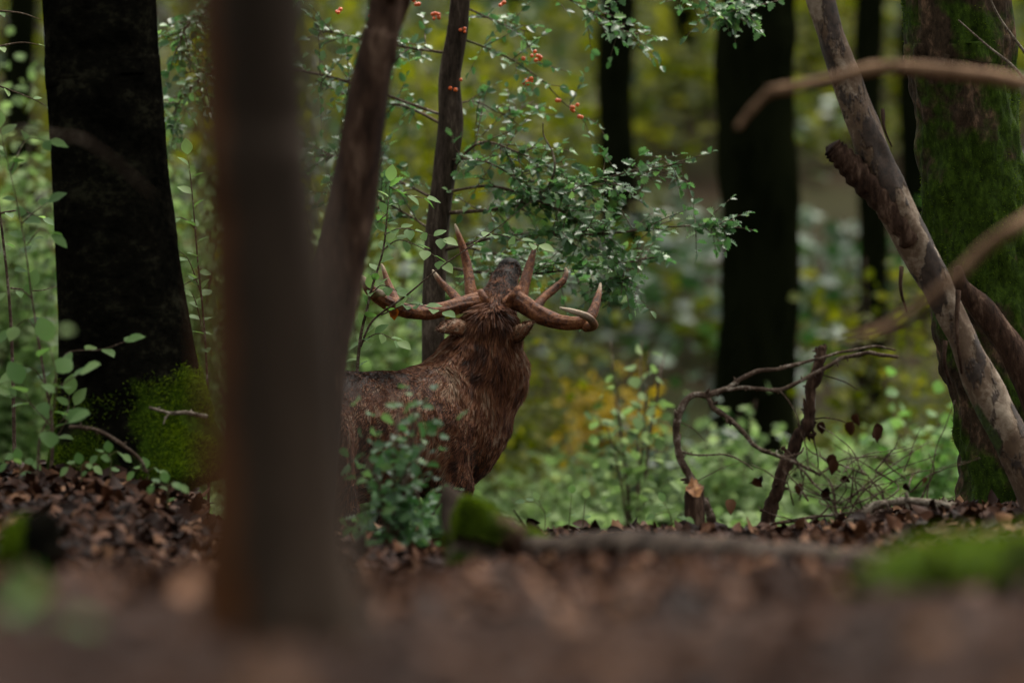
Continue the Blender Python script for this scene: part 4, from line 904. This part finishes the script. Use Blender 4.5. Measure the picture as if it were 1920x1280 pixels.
# ------------------------------------------------------------------ mossy root, logs and stump in front of the ridge
def log(name, rows, d, label, mat, moss, dd=None, cat='log', sides=26, tufts=0, amp=.16, squash=1.):
    R = np.array([[*px(a, b, dd[i] if dd else d), wd / 2 * (dd[i] if dd else d) / F] for i, (a, b, wd) in enumerate(rows)]); P = spline(R, 9)
    v, fc, s = tube(P[:, :3], P[:, 3], sides, amp, 7, len(rows) + int(d)); T = thing(name, [R[0, 0], R[0, 1], float(gz(R[0, 0], R[0, 1]))], label, cat)
    part('wood', v, fc, mat, T, {'moss': moss(v)})
    if tufts: moss_tufts(T, v, fc, tufts, lambda c, N: np.clip(moss(c) - .4, 0, 1) * (N[:, 2] > -.2) + 1e-9, .006, .018, .0013)
    return T
log('mossy_root', [(832, 908, 8), (842, 925, 34), (858, 955, 70), (880, 995, 125), (905, 1060, 170), (915, 1125, 185)], 15.6, 'pointed broken root stump with dark tip and mossy shoulders', M_bark_grey, lambda v: np.clip(sstep(-.52, -.6, v[:, 2]) * .3 + .45 * fbm(v * 6, 2), 0, 1), cat='root', tufts=3000, amp=.3)
log('root_spur', [(860, 975, 70), (910, 985, 84), (960, 1006, 70), (1010, 1026, 54), (1060, 1045, 34)], 15.5, 'mossy green spur running down from the pointed root stump', M_bark_brown, lambda v: np.clip(.55 + .5 * fbm(v * 6, 2) + sstep(-.62, -.54, v[:, 2]) * .3, 0, 1), cat='root', tufts=6000, amp=.35)
log('fallen_log', [(1000, 1040, 60), (1120, 1034, 80), (1280, 1042, 84), (1450, 1058, 84), (1640, 1072, 74), (1760, 1090, 50)], 14, 'smooth grey brown log half sunk in litter before the dead branches', M_bark_grey, lambda v: np.clip(.1 + .3 * fbm(v * 3, 2), 0, 1), dd=[15.2, 15, 14.6, 14.1, 13.5, 13.2])
log('mossy_log', [(1560, 1185, 60), (1650, 1138, 140), (1750, 1112, 180), (1860, 1096, 200), (1960, 1078, 195), (2080, 1062, 170)], 9.2, 'log thickly covered in bright green moss at the edge of the litter', M_bark_brown, lambda v: np.full(len(v), .95), dd=[9, 9.1, 9.2, 9.3, 9.4, 9.5], tufts=9000)
branch_thing('black_stick', 'black stick standing across the bright mossy log', 'stick', 8.9, [([(1850, 1200), (1876, 1120), (1900, 1060), (1915, 1010)], 36, 26, .2)], M_bark_black, seed=18)
branch_thing('near_stick', 'thin tan stick lying blurred on the litter before the logs', 'stick', 11.5, [([(1300, 1142), (1400, 1130), (1520, 1100), (1640, 1075)], 9, 6, .8)], M_tantwig, seed=19)
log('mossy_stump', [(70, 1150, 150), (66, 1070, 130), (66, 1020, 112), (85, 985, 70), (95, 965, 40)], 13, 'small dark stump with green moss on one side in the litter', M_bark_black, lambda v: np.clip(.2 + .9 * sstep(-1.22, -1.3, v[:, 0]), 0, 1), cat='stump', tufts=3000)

# sapling beside the view whose bare twigs reach across, out of focus
def reach():
    d = 13.0; x = 1.75; b = np.array([x, d, float(gz(x, d))]); T = thing('reaching_sapling', b, 'leafless tan twigs of a near sapling crossing the mossy tree, out of focus', 'sapling')
    P = spline([b - [0, 0, .05], [x + .05, d, .2], [x - .02, d + .05, 1.0], [x + .1, d, 2.6]], 8); v, fc, s = tube(P, np.linspace(.028, .006, len(P)), 10, .1, 5, 2); part('stem', v, fc, M_tantwig, T, {'tint': 0 * s, 'moss': 0 * s})
    for pp, wd0, wd1, d2 in (([(2215, 330), (2080, 225), (1920, 158), (1800, 137), (1700, 127), (1630, 130), (1560, 150), (1440, 172)], 34, 22, 13.6), ([(2215, 330), (2060, 330), (1920, 415), (1850, 462), (1790, 520), (1700, 590), (1640, 622), (1580, 636)], 30, 12, 12.4), ([(1470, 165), (1440, 176), (1410, 205), (1382, 240)], 20, 12, 13.6)):
        R = np.array([px(a, b_, d + (d2 - d) * min(1, i / 2)) if len(pp) > 4 else px(a, b_, d2) for i, (a, b_) in enumerate(pp)])
        if len(pp) > 4: R[0] = [x + .0, d, .42]
        Q_ = spline(R, 7); v, fc, s = tube(Q_, np.linspace(wd0, wd1, len(Q_)) / 2 * d / F, 10, .1, 8, 3); part('twig', v, fc, M_tantwig, T, {'tint': 0 * s, 'moss': 0 * s})
reach()
sapling('near_twig', 'faint blurred twig with a tan leaf hanging before the massive beech', 'twig', 12.6, [([(-60, 1100), (-50, 800), (20, 640), (110, 620)], 7, 0), ([(-50, 800), (-20, 300), (120, 255), (200, 290), (290, 370)], 9, 0)], oval_leaf_me, M_litter, OVAL, (.03, .038), .6, seed=50, start=.97, skip=(1,))
